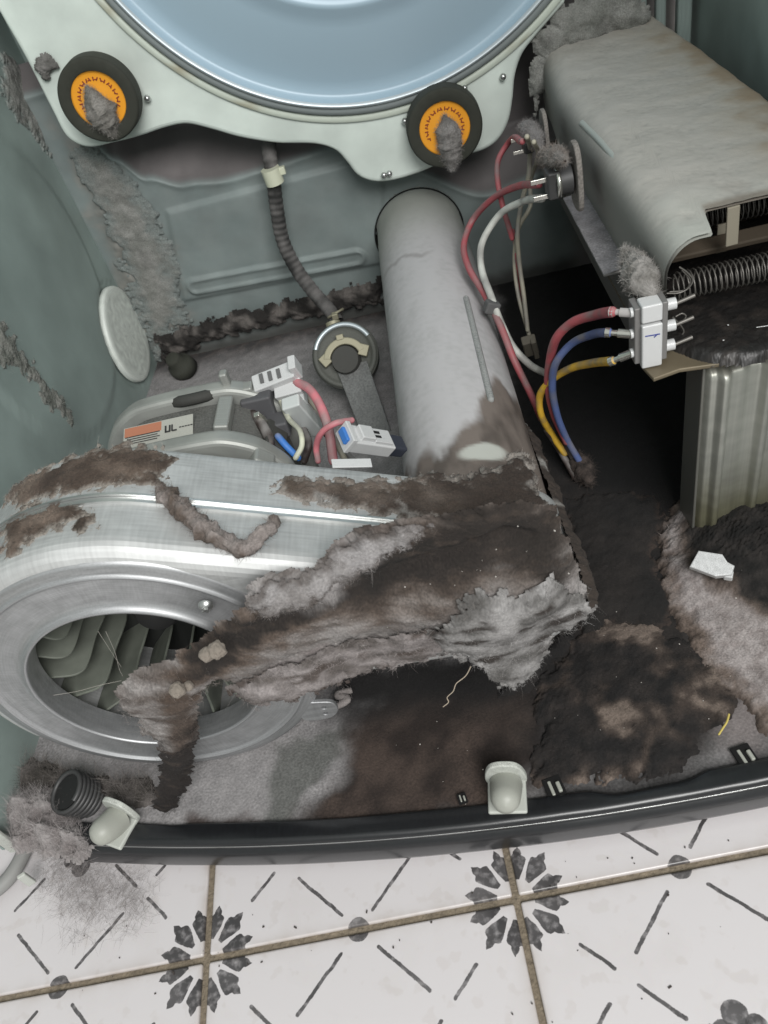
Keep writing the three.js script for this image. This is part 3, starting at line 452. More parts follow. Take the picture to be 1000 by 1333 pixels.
// ---------------------------------------------------------------- heater housing on the right
const HZ = -0.19;
{
  const t = thing('heater_housing', 'lint covered grey metal heater housing with open front on the right', 'heater housing');
  // rounded hat section swept front to back; the front of the top is notched
  const sec = []; const r = (d) => (d * Math.PI) / 180;
  sec.push([0.174, 0.188], [0.1725, 0.205], [0.1705, 0.222]); for (let a = 180; a >= 90; a -= 10) sec.push([0.190 + 0.0195 * Math.cos(r(a)), 0.2305 + 0.0195 * Math.sin(r(a))]); for (let k = 1; k <= 64; k++) sec.push([0.190 + 0.098 * k / 64, 0.25]); for (let a = 80; a >= 0; a -= 10) sec.push([0.288 + 0.012 * Math.cos(r(a)), 0.238 + 0.012 * Math.sin(r(a))]); sec.push([0.300, 0.20], [0.300, 0.17]);
  const zf = (x) => HZ - 0.003 - 0.030 * sst(0.1965, 0.2035, x) - 0.002 * sst(0.17, 0.19, x);
  const N = 280, S = sec.length - 1;
  const sheet = (inset) => grid(S, N, (a, b) => {
    const [sx, sy] = sec[Math.round(a * S)], z0 = zf(sx), z = z0 + (-0.625 - z0) * b, cx = 0.236, taper = sst(-0.50, -0.62, z), n = fbm(sx * 30 + sy * 20, z * 30, 3, 5), n2 = fbm(sx * 120, z * 120 + sy * 90, 9, 3);
    const up = sst(0.236, 0.249, sy), top = clamp(up * (0.78 + 0.4 * n) + 0.12), side = sx < 0.18 ? 1 : 0;
    const fresh = sst(-0.27, -0.20, z + 0.05 * n) * 0.55;
    let c = mix([0.21, 0.21, 0.195], [0.44, 0.425, 0.39], clamp(top * 1.15 + 0.7 * up * fbm(sx * 260, z * 260, 5, 3))); c = mix(c, [0.42, 0.45, 0.41], fresh * up);
    c = mix(c, [0.46, 0.445, 0.42], sst(0.0, 0.3, n) * up * 0.25);
    const rust = sst(0.268, 0.297, sx + 0.05 * n) * sst(-0.60, -0.48, z + 0.1 * n) * up; c = mix(c, [0.20, 0.125, 0.06], clamp(rust) * 0.85); c = mix(c, [0.36, 0.315, 0.24], sst(0.235, 0.29, sx + 0.06 * n) * up * 0.45);
    c = mix(c, [0.15, 0.11, 0.075], sst(0.010, 0.001, z0 - z + 0.008 * n) * sst(0.2, 0.205, sx) * 0.6);
    const sc = sst(0.018, 0.002, Math.hypot((sx - 0.29) * 0.9, z + 0.325)) + sst(0.012, 0.002, Math.hypot(sx - 0.228, (z + 0.245) * 1.2)); c = mix(c, [0.15, 0.11, 0.075], clamp(sc) * 0.45 * (0.6 + n));
    const swell = 0.0022 * up * (0.4 + n) + 0.0004 * n2 * up, k = 1 - taper * 0.10;
    return { p: [cx + (sx - cx) * k * (1 - 0.022 * inset), sy + swell * (1 - inset) + taper * 0.004 - inset * 0.0014, z], c, uv: [sx + sy, z] };
  });
  part('cover', mg([sheet(0), sheet(1)]), M.dustMetal, t);
  part('pressed_ridge', tube([[0.1765, 0.2425, -0.43], [0.1785, 0.2446, -0.38], [0.1800, 0.2446, -0.34]], 0.0030, 24, 8), std({ color: rgb(0.40, 0.43, 0.40), roughness: 0.45 }), t);
  // mounting flange along the lower left edge, furred with lint
  const fl = grid(16, 90, (a, b) => { const x = 0.156 + 0.019 * a, z = -0.285 - 0.14 * b, n = fbm(x * 60, z * 60, 2, 4); return { p: [x, 0.190 + 0.002 * n - 0.0015 * (1 - a), z + (a < 0.1 ? 0.003 * n : 0)], c: mix([0.26, 0.25, 0.26], [0.38, 0.365, 0.38], clamp(0.5 + n * 2)), uv: [x, z] }; });
  part('flange', mg([fl, tint(rb(0.019, 0.002, 0.14, 0.0008, [0.1655, 0.1872, -0.355]), () => [0.3, 0.3, 0.29])]), M.lintSoft, t);
  part('lower_side', rb(0.003, 0.035, 0.40, 0.001, [0.168, 0.168, -0.40]), std({ color: rgb(0.06, 0.06, 0.055), roughness: 0.6 }), t);
  // lower tray with a folded brown front lip
  part('tray', mg([rb(0.135, 0.003, 0.42, 0.001, [0.2335, 0.1685, -0.395]), rb(0.003, 0.035, 0.42, 0.001, [0.299, 0.185, -0.40])]), M.cardboard, t);
  part('tray_lip', ext(shape([[0.158, -0.006], [0.175, -0.002], [0.208, -0.006], [0.30, -0.010], [0.30, 0.02], [0.165, 0.03], [0.155, 0.01]]), 0.003, 0.001, [0, 0.1745, -0.175], [-Math.PI / 2, 0, 0]), std({ color: rgb(0.20, 0.165, 0.11), roughness: 0.55, metalness: 0.3, map: rep(T.soft, 7) }), t);
  // charred insulation plate with a ragged front edge
  const plate = lintSheet({ outline: [[0.171, -0.20], [0.178, -0.190], [0.188, -0.178], [0.195, -0.172], [0.215, -0.165], [0.235, -0.167], [0.26, -0.16], [0.296, -0.155], [0.296, -0.33], [0.175, -0.33]], map: (u, v, h) => [u, 0.177 + h, v], thick: 0.006, cell: 0.0016, rag: 0.002, ragF: 40, edge: 0.002, bump: 0.05, flip: -1, colour: (u, v, s, n) => mix([0.016, 0.015, 0.0145], [0.035, 0.03, 0.027], clamp(n * 3)) });
  part('insulation_plate', plate.geo, std({ color: W1, vertexColors: true, roughness: 0.42, bumpMap: rep(T.felt, 6), bumpScale: 0.0006 }), t);
  const sp = []; for (const [x, z] of [[0.246, -0.176], [0.252, -0.172], [0.242, -0.179], [0.26, -0.174], [0.212, -0.197], [0.204, -0.182]]) sp.push(rb(0.0012, 0.0004, 0.0009, 0.0002, [x, 0.1845, z], [0, rnd() * 3, 0])); sp.push(tube([[0.226, 0.1845, -0.188], [0.234, 0.1848, -0.187], [0.241, 0.1845, -0.190]], 0.0003, 12, 5));
  part('flake', mg(sp), M.white, t);
  part('inner_back', mg([rb(0.112, 0.062, 0.003, 0.001, [0.236, 0.208, -0.40])]), M.void, t);
  function coil(x0, x1, y, z, r, n, slope = 0) { const pts = [], N = n * 12; for (let i = 0; i <= N; i++) { const a = (i / 12) * 6.2832, k = i / N; pts.push([x0 + (x1 - x0) * k, y + slope * k + r * Math.cos(a), z + r * Math.sin(a)]); } return new THREE.TubeGeometry(new THREE.CatmullRomCurve3(pts.map(V)), N * 1, 0.0006, 5); }
  part('heating_coil', coil(0.186, 0.298, 0.2035, -0.2235, 0.0088, 34), M.coil, t, 'front coil of bright heating wire');
  part('heating_coil', coil(0.20, 0.298, 0.222, -0.275, 0.0095, 30), M.coil, t, 'rear coil of dull heating wire');
  part('insulator_rail', rb(0.118, 0.005, 0.012, 0.0015, [0.240, 0.2135, -0.247], [0.3, 0, 0]), M.cardboard, t);
  for (const g of [rb(0.0075, 0.026, 0.002, 0.0007, [0.221, 0.235, -0.226], [0.05, 0, 0.05]), rb(0.0075, 0.02, 0.002, 0.0007, [0.227, 0.212, -0.256])]) part('insulator_strip', g, std({ color: rgb(0.27, 0.245, 0.19), roughness: 0.7 }), t);
  for (const g of [tube([[[0.1759,0.2116,-0.205],[0.1838,0.2101,-0.205],[0.1889,0.212,-0.205],[0.1914,0.2166,-0.205],[0.188,0.2227,-0.205],[0.1832,0.2275,-0.205]]].flat(), 0.0006, 40, 5), tube([[[0.1804,0.197,-0.2],[0.1841,0.1982,-0.2],[0.1866,0.1954,-0.2],[0.1829,0.1918,-0.2],[0.178,0.1976,-0.2],[0.1856,0.1844,-0.2],[0.181,0.1792,-0.2],[0.1762,0.1752,-0.2]]].flat(), 0.0006, 40, 5), tube([[[0.1793,0.2091,-0.21],[0.1888,0.2083,-0.21],[0.1918,0.2134,-0.21],[0.1864,0.2221,-0.21]]].flat(), 0.0005, 40, 5)]) part('coil_lead', g, M.coil, t);
  // corrugated stand below
  const s = thing('heater_stand', 'dull galvanised corrugated metal panel standing under the heater tray', 'metal panel');
  const rib = (x) => 0.0042 * sst(0.0045, 0.0015, Math.abs(((x - 0.196 + 0.004) % 0.0285) - 0.0145)) + 0.0016 * sst(0.012, 0.006, Math.abs(((x - 0.196) % 0.0285) - 0.016));
  const pg = grid(140, 60, (a, b) => { const x = 0.1945 + 0.14 * a, y = -0.002 + 0.168 * b, top = sst(0.156, 0.166, y), edge = sst(0.004, 0, x - 0.1945); return { p: [x, y - 0.004 * (1 - Math.cos(0)) - 0.0 * top, HZ + 0.010 + rib(x) * (1 - 0.4 * top) - 0.010 * top * top - 0.006 * edge - (x - 0.19) * 0.1], c: mix(mix([0.52, 0.53, 0.48], [0.28, 0.27, 0.18], sst(0.09, 0.02, y + 0.02 * fbm(x * 30, y * 30, 2))), [0.42, 0.40, 0.32], top * 0.8), uv: [x, y * 0.2] }; });
  part('corrugated_sheet', pg, std({ color: W1, vertexColors: true, metalness: 0.55, roughness: 0.42, map: rep(T.metal, 6) }), s);
  part('side_return', rb(0.002, 0.165, 0.03, 0.0008, [0.1940, 0.082, HZ - 0.008]), std({ color: rgb(0.2, 0.2, 0.18), metalness: 0.5, roughness: 0.45 }), s);
}
// terminal block and its three leads
{
  const t = thing('terminal_block', 'white ceramic terminal block with blue pen mark at the heater corner', 'terminal block');
  const [top, bot] = [[0.16,0.2213,-0.186],[0.16,0.1772,-0.186]]; const c = top.map((v, i) => (v + bot[i]) / 2), h = Math.hypot(top[0] - bot[0], top[1] - bot[1]);
  t.position.set(...c);
  part('body', mg([rb(0.0125, h * 0.27, 0.012, 0.0012, [0, h * 0.365, 0]), rb(0.0125, h * 0.70, 0.0125, 0.0012, [0, -h * 0.15, 0.0003])]), M.white, t);
  part('bracket', mg([rb(0.0035, h * 0.92, 0.016, 0.0008, [0.0075, 0.002, -0.002]), rb(0.004, h * 0.9, 0.014, 0.0008, [-0.0078, 0, -0.004])]), std({ color: rgb(0.22, 0.215, 0.21), roughness: 0.6, metalness: 0.4 }), t);
  part('pen_mark', mg([rb(0.009, 0.0008, 0.0004, 0.0002, [0, 0.0018, 0.00665], [0, 0, -0.05]), rb(0.003, 0.0008, 0.0004, 0.0002, [0.002, 0.0010, 0.00665], [0, 0, 0.7])]), std({ color: rgb(0.03, 0.05, 0.25), roughness: 0.5 }), t);
  [0.36, 0.02, -0.30].forEach((k, i) => {
    part('ceramic_post', mg([cyl(0.0036, 0.0036, 0.008, 18, [0.0115, h * k, -0.001], [0, 0, Math.PI / 2]), cyl(0.0030, 0.0030, 0.003, 18, [-0.010, h * k, -0.001], [0, 0, Math.PI / 2])]), M.white, t);
    part('pin', mg([cyl(0.0012, 0.0013, 0.012, 12, [0.0205, h * k + 0.0015, 0], [0, 0, Math.PI / 2 + 0.25])]), M.coil, t);
    const A = V([[[[0.1399,0.2135,-0.195]]], [[[0.1372,0.1993,-0.195]]], [[[0.1391,0.1773,-0.195]]]][i].flat(2)).sub(V(c)), Bp = V([-0.010, h * k - 0.001, -0.002]), at = (f) => A.clone().lerp(Bp, f).toArray();
    part('spade_terminal', mg([rod(at(-0.12), at(0.08), 0.0031), rod(at(0.06), at(0.5), 0.0019), rod(at(0.42), at(1), 0.0029, 8)]), i ? M.tin : std({ color: rgb(0.45, 0.43, 0.42), roughness: 0.9, metalness: 0.2 }), t);
  });
}
// thermostats on the heater's left side
function thermostat(at, lab, s = 1) {
  const t = thing('thermostat', lab, 'thermostat', 'thermostats on the heater side'); t.position.set(...at); t.scale.setScalar(s);
  part('mounting_plate', ext(shape(spline([[-0.012, -0.020], [0.012, -0.020], [0.013, 0.016], [0.006, 0.024], [-0.006, 0.024], [-0.013, 0.016]], 48, true)), 0.004, 0.0012, [0.012, 0.0, 0], [0, Math.PI / 2, 0]), std({ color: rgb(0.26, 0.24, 0.22), roughness: 0.9, map: rep(T.speck, 9) }), t);
  part('body', mg([cyl(0.010, 0.0105, 0.010, 28, [0.004, 0, 0], [0, 0, Math.PI / 2]), rb(0.010, 0.020, 0.016, 0.002, [-0.004, 0, 0])]), std({ color: rgb(0.05, 0.05, 0.05), roughness: 0.5 }), t);
  part('cap_ring', pose(new THREE.TorusGeometry(0.0095, 0.0018, 8, 32), [-0.001, 0, 0.001], [0, Math.PI / 2, 0]), M.tin, t);
  part('terminal', mg([rb(0.012, 0.0035, 0.0012, 0.0004, [-0.014, 0.004, 0.002]), rb(0.012, 0.0035, 0.0012, 0.0004, [-0.013, -0.008, 0.002])]), M.tin, t);
  return t;
}
thermostat([[0.142,0.2222,-0.4789]][0], 'small round thermostat higher on the heater side beside the white panel', 0.9);
thermostat([[0.142,0.2306,-0.361]][0], 'black thermostat with bright metal ring lower on the heater side', 1.05);

// ---------------------------------------------------------------- wires
function wire(label, geo, mat, group) { const t = thing('wire', label, 'wire', group), b = [mat.color.r, mat.color.g, mat.color.b]; tint(geo, (x, y, z, nx, ny) => { const n = fbm(x * 70, y * 70, z * 70, 3); return mix(mix(b, b.map((q) => q * 0.6), clamp(0.3 + n * 2)), [0.28, 0.265, 0.255], clamp(0.02 + 0.45 * ny + 1.9 * n) * 0.75); }); part('insulation', geo, M.wireDusty, t); return t; }
wire('red wire looping from the lower thermostat down beside the pipe', tube([[0.13,0.225,-0.3773],[0.1201,0.2,-0.4431],[0.1025,0.18,-0.4782],[0.0821,0.155,-0.4983],[0.0694,0.145,-0.4741],[0.0689,0.14,-0.4336],[0.0775,0.13,-0.3972],[0.0841,0.12,-0.3581],[0.0895,0.1,-0.332],[0.0988,0.07,-0.3193],[0.1041,0.05,-0.3103]], 0.0031), M.wireRed);
wire('thick white wire arching beside the red one into the pipe side', tube([[0.13,0.2177,-0.3679],[0.1227,0.195,-0.4221],[0.1036,0.175,-0.4515],[0.0852,0.155,-0.4491],[0.0793,0.145,-0.426],[0.0815,0.135,-0.3821],[0.085,0.12,-0.3641],[0.091,0.105,-0.3456],[0.1024,0.09,-0.336],[0.1172,0.07,-0.3455]], 0.0032), M.wireWhite);
wire('thin red wire dropping from the upper thermostat', tube([[0.122,0.2556,-0.3891],[0.1266,0.21,-0.5189],[0.1164,0.2,-0.5166],[0.1098,0.19,-0.4901],[0.1103,0.17,-0.4766],[0.115,0.14,-0.4737]], 0.0026), M.wireRed);
wire('pale cream wire hanging from the upper thermostat', tube([[0.125,0.2601,-0.3835],[0.1399,0.21,-0.4813],[0.1367,0.19,-0.4819],[0.1292,0.17,-0.483],[0.1199,0.15,-0.4658],[0.1179,0.12,-0.4647],[0.1171,0.09,-0.452],[0.1154,0.06,-0.4378]], 0.0022), M.wireCream);
wire('pale cream wire crossing behind the thermostat leads', tube([[0.128,0.2594,-0.3717],[0.1444,0.21,-0.4686],[0.1416,0.17,-0.5124],[0.1358,0.16,-0.4854],[0.1237,0.145,-0.4833],[0.1163,0.12,-0.4819],[0.1127,0.09,-0.4618],[0.1169,0.05,-0.439]], 0.0020), M.wireCream);
wire('faded red wire running down with the cream pair', tube([[0.1228,0.12,-0.531],[0.1177,0.12,-0.4812],[0.1168,0.09,-0.4677],[0.1162,0.07,-0.4501]], 0.0018), M.wireRed);
wire('red wire from the top terminal with lint along its upper side', tube([[0.1399,0.2135,-0.195],[0.1377,0.19,-0.2328],[0.1258,0.175,-0.2533],[0.1164,0.16,-0.263],[0.1114,0.13,-0.2778],[0.1091,0.1,-0.2847],[0.1122,0.07,-0.2868],[0.1201,0.04,-0.2849]], 0.0034), M.wireRed);
wire('blue wire from the middle terminal bending down to the floor', tube([[0.1372,0.1993,-0.195],[0.1376,0.165,-0.2481],[0.1269,0.15,-0.2652],[0.1152,0.135,-0.2687],[0.1111,0.11,-0.2752],[0.1126,0.08,-0.2788],[0.1197,0.045,-0.2842],[0.1308,0.012,-0.2832]], 0.0030), M.wireBlue);
wire('yellow wire from the lowest terminal curling behind the blue one', tube([[0.1391,0.1773,-0.195],[0.1341,0.15,-0.2355],[0.1234,0.13,-0.2625],[0.1115,0.11,-0.2804],[0.1025,0.09,-0.2903],[0.1018,0.07,-0.2926],[0.1098,0.04,-0.299],[0.1187,0.02,-0.2935]], 0.0030), M.wireYellow);
wire('scorched dark wire end lying in the char, left of the pair', tube([[0.1062,0.045,-0.2994],[0.1159,0.02,-0.2965],[0.123,0.006,-0.2768]], 0.003), M.wireBrown);
wire('scorched dark wire end beside the blue wire at the floor', tube([[0.1137,0.055,-0.306],[0.1201,0.03,-0.2972],[0.1276,0.012,-0.2842],[0.1317,0.005,-0.2652]], 0.0032), M.wireBrown);
{ const t = thing('cable_tie', 'dusty grey clip joining the red and white wires on the pipe', 'cable clip'); const p = [[0.0799,0.13,-0.3755]][0]; part('band', rb(0.013, 0.011, 0.010, 0.002, p, [0, 0.2, -0.5]), std({ color: rgb(0.13, 0.13, 0.13), roughness: 0.8, map: rep(T.speck, 9) }), t); }
{ const t = thing('wire_connector', 'small tan connector at the bottom of the cream wire pair', 'connector'); const p = [[0.1154,0.045,-0.4332]][0]; part('shell', mg([rb(0.014, 0.024, 0.010, 0.0015, p, [0.4, 0, 0.12]), rb(0.005, 0.03, 0.006, 0.001, [p[0] + 0.004, p[1] - 0.002, p[2] + 0.004], [0.4, 0, 0.12])]), std({ color: rgb(0.16, 0.145, 0.115), roughness: 0.7 }), t); }
// connectors and leads behind the blower
{
  const t = thing('plug_connector', 'tall white plug connector standing behind the motor', 'connector');
  const p = [[-0.0971,0.17,-0.2742]][0]; t.position.set(...p);
  part('shell', mg([rb(0.034, 0.010, 0.014, 0.0012, [0, 0, 0], [0.5, 0.1, 0.12]), rb(0.006, 0.016, 0.012, 0.001, [0.018, 0.006, 0], [0.4, 0, 0.1]), rb(0.022, 0.012, 0.014, 0.001, [0.009, -0.010, 0.004], [0.5, 0, 0.1])]), M.white, t);
  part('contact_slot', mg([rb(0.003, 0.0012, 0.008, 0.0003, [-0.009, 0.0048, 0.003], [0.5, 0.1, 0.12]), rb(0.003, 0.0012, 0.008, 0.0003, [-0.002, 0.0053, 0.003], [0.5, 0.1, 0.12]), rb(0.003, 0.0012, 0.008, 0.0003, [0.005, 0.0058, 0.003], [0.5, 0.1, 0.12])]), std({ color: rgb(0.12, 0.12, 0.12), roughness: 0.6 }), t);
  part('stem', mg([rb(0.015, 0.046, 0.011, 0.0015, [0.014, -0.030, 0.014], [0.35, 0, 0.16]), rb(0.019, 0.008, 0.013, 0.001, [0.011, -0.016, 0.008], [0.35, 0, 0.16])]), phys({ color: rgb(0.55, 0.58, 0.57), roughness: 0.4 }), t);
  const u = thing('plug_connector', 'white rectangular connector leaning over the blower back edge', 'connector'); const q = [[-0.031,0.15,-0.2006]][0]; u.position.set(...q); u.rotation.set(0.35, 0.25, -0.85);
  part('shell', mg([rb(0.040, 0.011, 0.017, 0.0012), rb(0.012, 0.005, 0.012, 0.001, [-0.006, 0.007, 0]), rb(0.004, 0.014, 0.018, 0.0008, [-0.019, 0.001, 0]), rb(0.016, 0.003, 0.004, 0.0005, [0.008, 0.0065, 0.005])]), M.white, u);
  part('contact_slot', mg([rb(0.010, 0.0012, 0.0022, 0.0003, [0.004, 0.0056, -0.004]), rb(0.010, 0.0012, 0.0022, 0.0003, [0.004, 0.0056, 0.000]), rb(0.0012, 0.004, 0.012, 0.0003, [0.0196, 0, 0])]), M.black, u);
  part('plug_end', rb(0.016, 0.010, 0.014, 0.002, [0.026, -0.001, 0]), std({ color: rgb(0.03, 0.035, 0.05), roughness: 0.5 }), u);
  part('blue_seal', rb(0.003, 0.006, 0.012, 0.001, [-0.022, 0.002, 0]), M.blueBright, u);
  const v = thing('terminal_cluster', 'grey terminal box with small bright clips beside the motor', 'terminal box'); const w = [[-0.1139,0.155,-0.2633]][0]; v.position.set(...w);
  part('box', mg([rb(0.024, 0.022, 0.020, 0.002, [0, 0, -0.004]), rb(0.018, 0.014, 0.018, 0.002, [0.012, -0.012, 0.012])]), std({ color: rgb(0.085, 0.085, 0.09), roughness: 0.6 }), v);
  part('clip', mg([rb(0.005, 0.018, 0.004, 0.0008, [0.004, 0.000, 0.018], [0.3, 0, 0.25]), rb(0.008, 0.005, 0.005, 0.0008, [0.008, -0.010, 0.022])]), M.tin, v);
  const wl = thing('white_label', 'small white paper tag on the blower back edge', 'paper tag'); part('paper', rb(0.026, 0.0012, 0.007, 0.0004, [[-0.0369,0.172,-0.1526]][0], [0.2, 0.1, -0.40]), M.white, wl);
}
wire('thick red wire curving behind the blower', tube([[-0.0813,0.165,-0.2703],[-0.0711,0.165,-0.2584],[-0.0626,0.16,-0.2386],[-0.0593,0.15,-0.2224],[-0.0614,0.13,-0.2112]], 0.0036), M.wirePink);
wire('pink wire arching into the leaning connector', tube([[-0.07,0.14,-0.2023],[-0.0683,0.15,-0.2056],[-0.0593,0.165,-0.2017],[-0.0484,0.17,-0.2014],[-0.0382,0.165,-0.2078]], 0.0023), M.wirePink);
wire('cream wire bowing out of the tall connector', tube([[-0.0966,0.155,-0.2653],[-0.0911,0.15,-0.2472],[-0.0812,0.15,-0.2278],[-0.0812,0.145,-0.2175],[-0.0872,0.14,-0.2111]], 0.0021), M.cream);
wire('pale grey wire beside the thick red wire', tube([[-0.08,0.15,-0.2765],[-0.0707,0.14,-0.2632],[-0.0654,0.13,-0.2495],[-0.0576,0.12,-0.2308],[-0.056,0.11,-0.2291]], 0.0024), M.wireCream);
wire('short bright blue wire between the motor and tall connector', tube([[-0.0984,0.15,-0.2279],[-0.0937,0.145,-0.2216],[-0.0872,0.135,-0.217]], 0.0027), M.blueBright);
wire('dark wire left of the bright blue wire behind the motor label end', tube([[-0.1098,0.15,-0.2439],[-0.1041,0.15,-0.2234],[-0.1032,0.14,-0.2126]], 0.003), M.wireBrown);
wire('dark wire just right of the cream wire', tube([[-0.0854,0.13,-0.2562],[-0.081,0.13,-0.2356],[-0.0876,0.12,-0.2309]], 0.003), M.wireBrown);
wire('dark wire under the pink arch by the leaning connector', tube([[-0.0766,0.11,-0.2785],[-0.0663,0.1,-0.2671],[-0.0536,0.1,-0.2436]], 0.003), M.wireBrown);
wire('thick dark cable looping over the right end of the motor', tube([[-0.1347,0.15,-0.2773],[-0.1145,0.155,-0.2487],[-0.1056,0.15,-0.2284],[-0.1045,0.14,-0.2148]], 0.0042), M.wireBrown);

// ---------------------------------------------------------------- pump, hose, small parts on the rear floor
{
  const t = thing('drain_pump', 'round dark pump with bright rim and brassy bracket on the rear floor', 'pump');
  const p = [[-0.0718,0.055,-0.4757]][0]; t.position.set(...p); t.rotation.set(-0.72, 0.0, 0.05);
  const gd = std({ color: rgb(0.12, 0.125, 0.11), roughness: 0.7, map: rep(T.speck, 9) });
  part('body', lathe([[0.0, -0.040], [0.028, -0.040], [0.033, -0.030], [0.034, -0.004], [0.0345, 0.0], [0.032, 0.002], [0.029, 0.0005], [0.026, -0.004], [0.0, -0.005]], 56, [0, 0, 0], [Math.PI / 2, 0, 0]), gd, t);
  part('rim', pose(new THREE.TorusGeometry(0.0315, 0.0026, 8, 64, 2.3), [0, 0, 0.001], [0, 0, 0.42]), M.rim, t);
  part('rim_edge', pose(new THREE.TorusGeometry(0.0335, 0.0022, 8, 64), [0, 0, -0.003]), gd, t);
  const arc = [...Array.from({ length: 17 }, (_, q) => { const a = 0.25 + (2.64 * q) / 16; return [0.0235 * Math.cos(a), 0.0235 * Math.sin(a) - 0.006]; }), ...Array.from({ length: 17 }, (_, q) => { const a = 2.89 - (2.64 * q) / 16; return [0.0160 * Math.cos(a), 0.0160 * Math.sin(a) - 0.006]; })];
  part('bracket', mg([ext(shape(arc), 0.005, 0.0012, [0, 0, 0.002]), rb(0.010, 0.012, 0.005, 0.001, [-0.021, -0.001, 0.003], [0, 0, 0.5]), rb(0.010, 0.012, 0.005, 0.001, [0.021, -0.001, 0.003], [0, 0, -0.5]), rb(0.008, 0.006, 0.005, 0.001, [0, 0.018, 0.004])]), M.brass, t);
  part('hub', cyl(0.014, 0.016, 0.012, 32, [0, -0.006, 0.002], [Math.PI / 2, 0, 0]), std({ color: rgb(0.055, 0.055, 0.05), roughness: 0.8 }), t);
  part('leg', ext(shape([[-0.017, 0], [0.017, 0], [0.026, -0.085], [-0.004, -0.085]]), 0.004, 0.001, [0.004, -0.012, -0.004], [-0.25, 0, 0]), std({ color: rgb(0.20, 0.205, 0.20), roughness: 0.6, metalness: 0.3, map: rep(T.speck, 8) }), t);
  part('spout', cyl(0.008, 0.008, 0.02, 20, [-0.006, 0.030, -0.016]), M.brass, t);
  const h = thing('drain_hose', 'dark corrugated hose hanging from the white panel to the pump', 'hose');
  const path = new THREE.CatmullRomCurve3([[-0.1078,0.2334,-0.66],[-0.1092,0.2204,-0.628],[-0.1127,0.1956,-0.62],[-0.1184,0.1649,-0.615],[-0.1218,0.1322,-0.61],[-0.1154,0.1026,-0.6],[-0.1024,0.0781,-0.585],[-0.0871,0.0606,-0.565],[-0.0803,0.0526,-0.55]].map(V)), N = 300;
  const hg = new THREE.TubeGeometry(path, N, 0.0078, 14), fr = path.computeFrenetFrames(N), hp = hg.attributes.position; for (let i = 0; i <= N; i++) { const c = path.getPointAt(i / N), k = 1 + 0.035 * Math.sin(i * 0.75); for (let j = 0; j <= 14; j++) { const q = i * 15 + j, v = new THREE.Vector3().fromBufferAttribute(hp, q).sub(c).multiplyScalar(k).add(c); hp.setXYZ(q, v.x, v.y, v.z); } } hg.computeVertexNormals();
  tint(hg, (x, y, z, nx, ny) => mix([0.035, 0.035, 0.034], [0.20, 0.19, 0.185], clamp(0.25 + 0.7 * ny + 1.6 * fbm(x * 50, y * 50, z * 50, 3))));
  part('hose', hg, M.dusty, h);
  const cl = [[-0.1111,0.202,-0.615]][0]; part('clamp', mg([cyl(0.0100, 0.0100, 0.016, 24, cl, [0, 0, 0.05]), rb(0.008, 0.008, 0.006, 0.001, [cl[0] + 0.011, cl[1] + 0.003, cl[2]])]), M.cream, h);
  const cl2 = [[-0.0806,0.0611,-0.556]][0]; part('clamp', mg([pose(new THREE.TorusGeometry(0.0095, 0.0014, 6, 28), cl2, [1.1, 0.3, 0]), rb(0.007, 0.007, 0.007, 0.001, [cl2[0], cl2[1] + 0.002, cl2[2] + 0.009])]), M.brass, h);
}
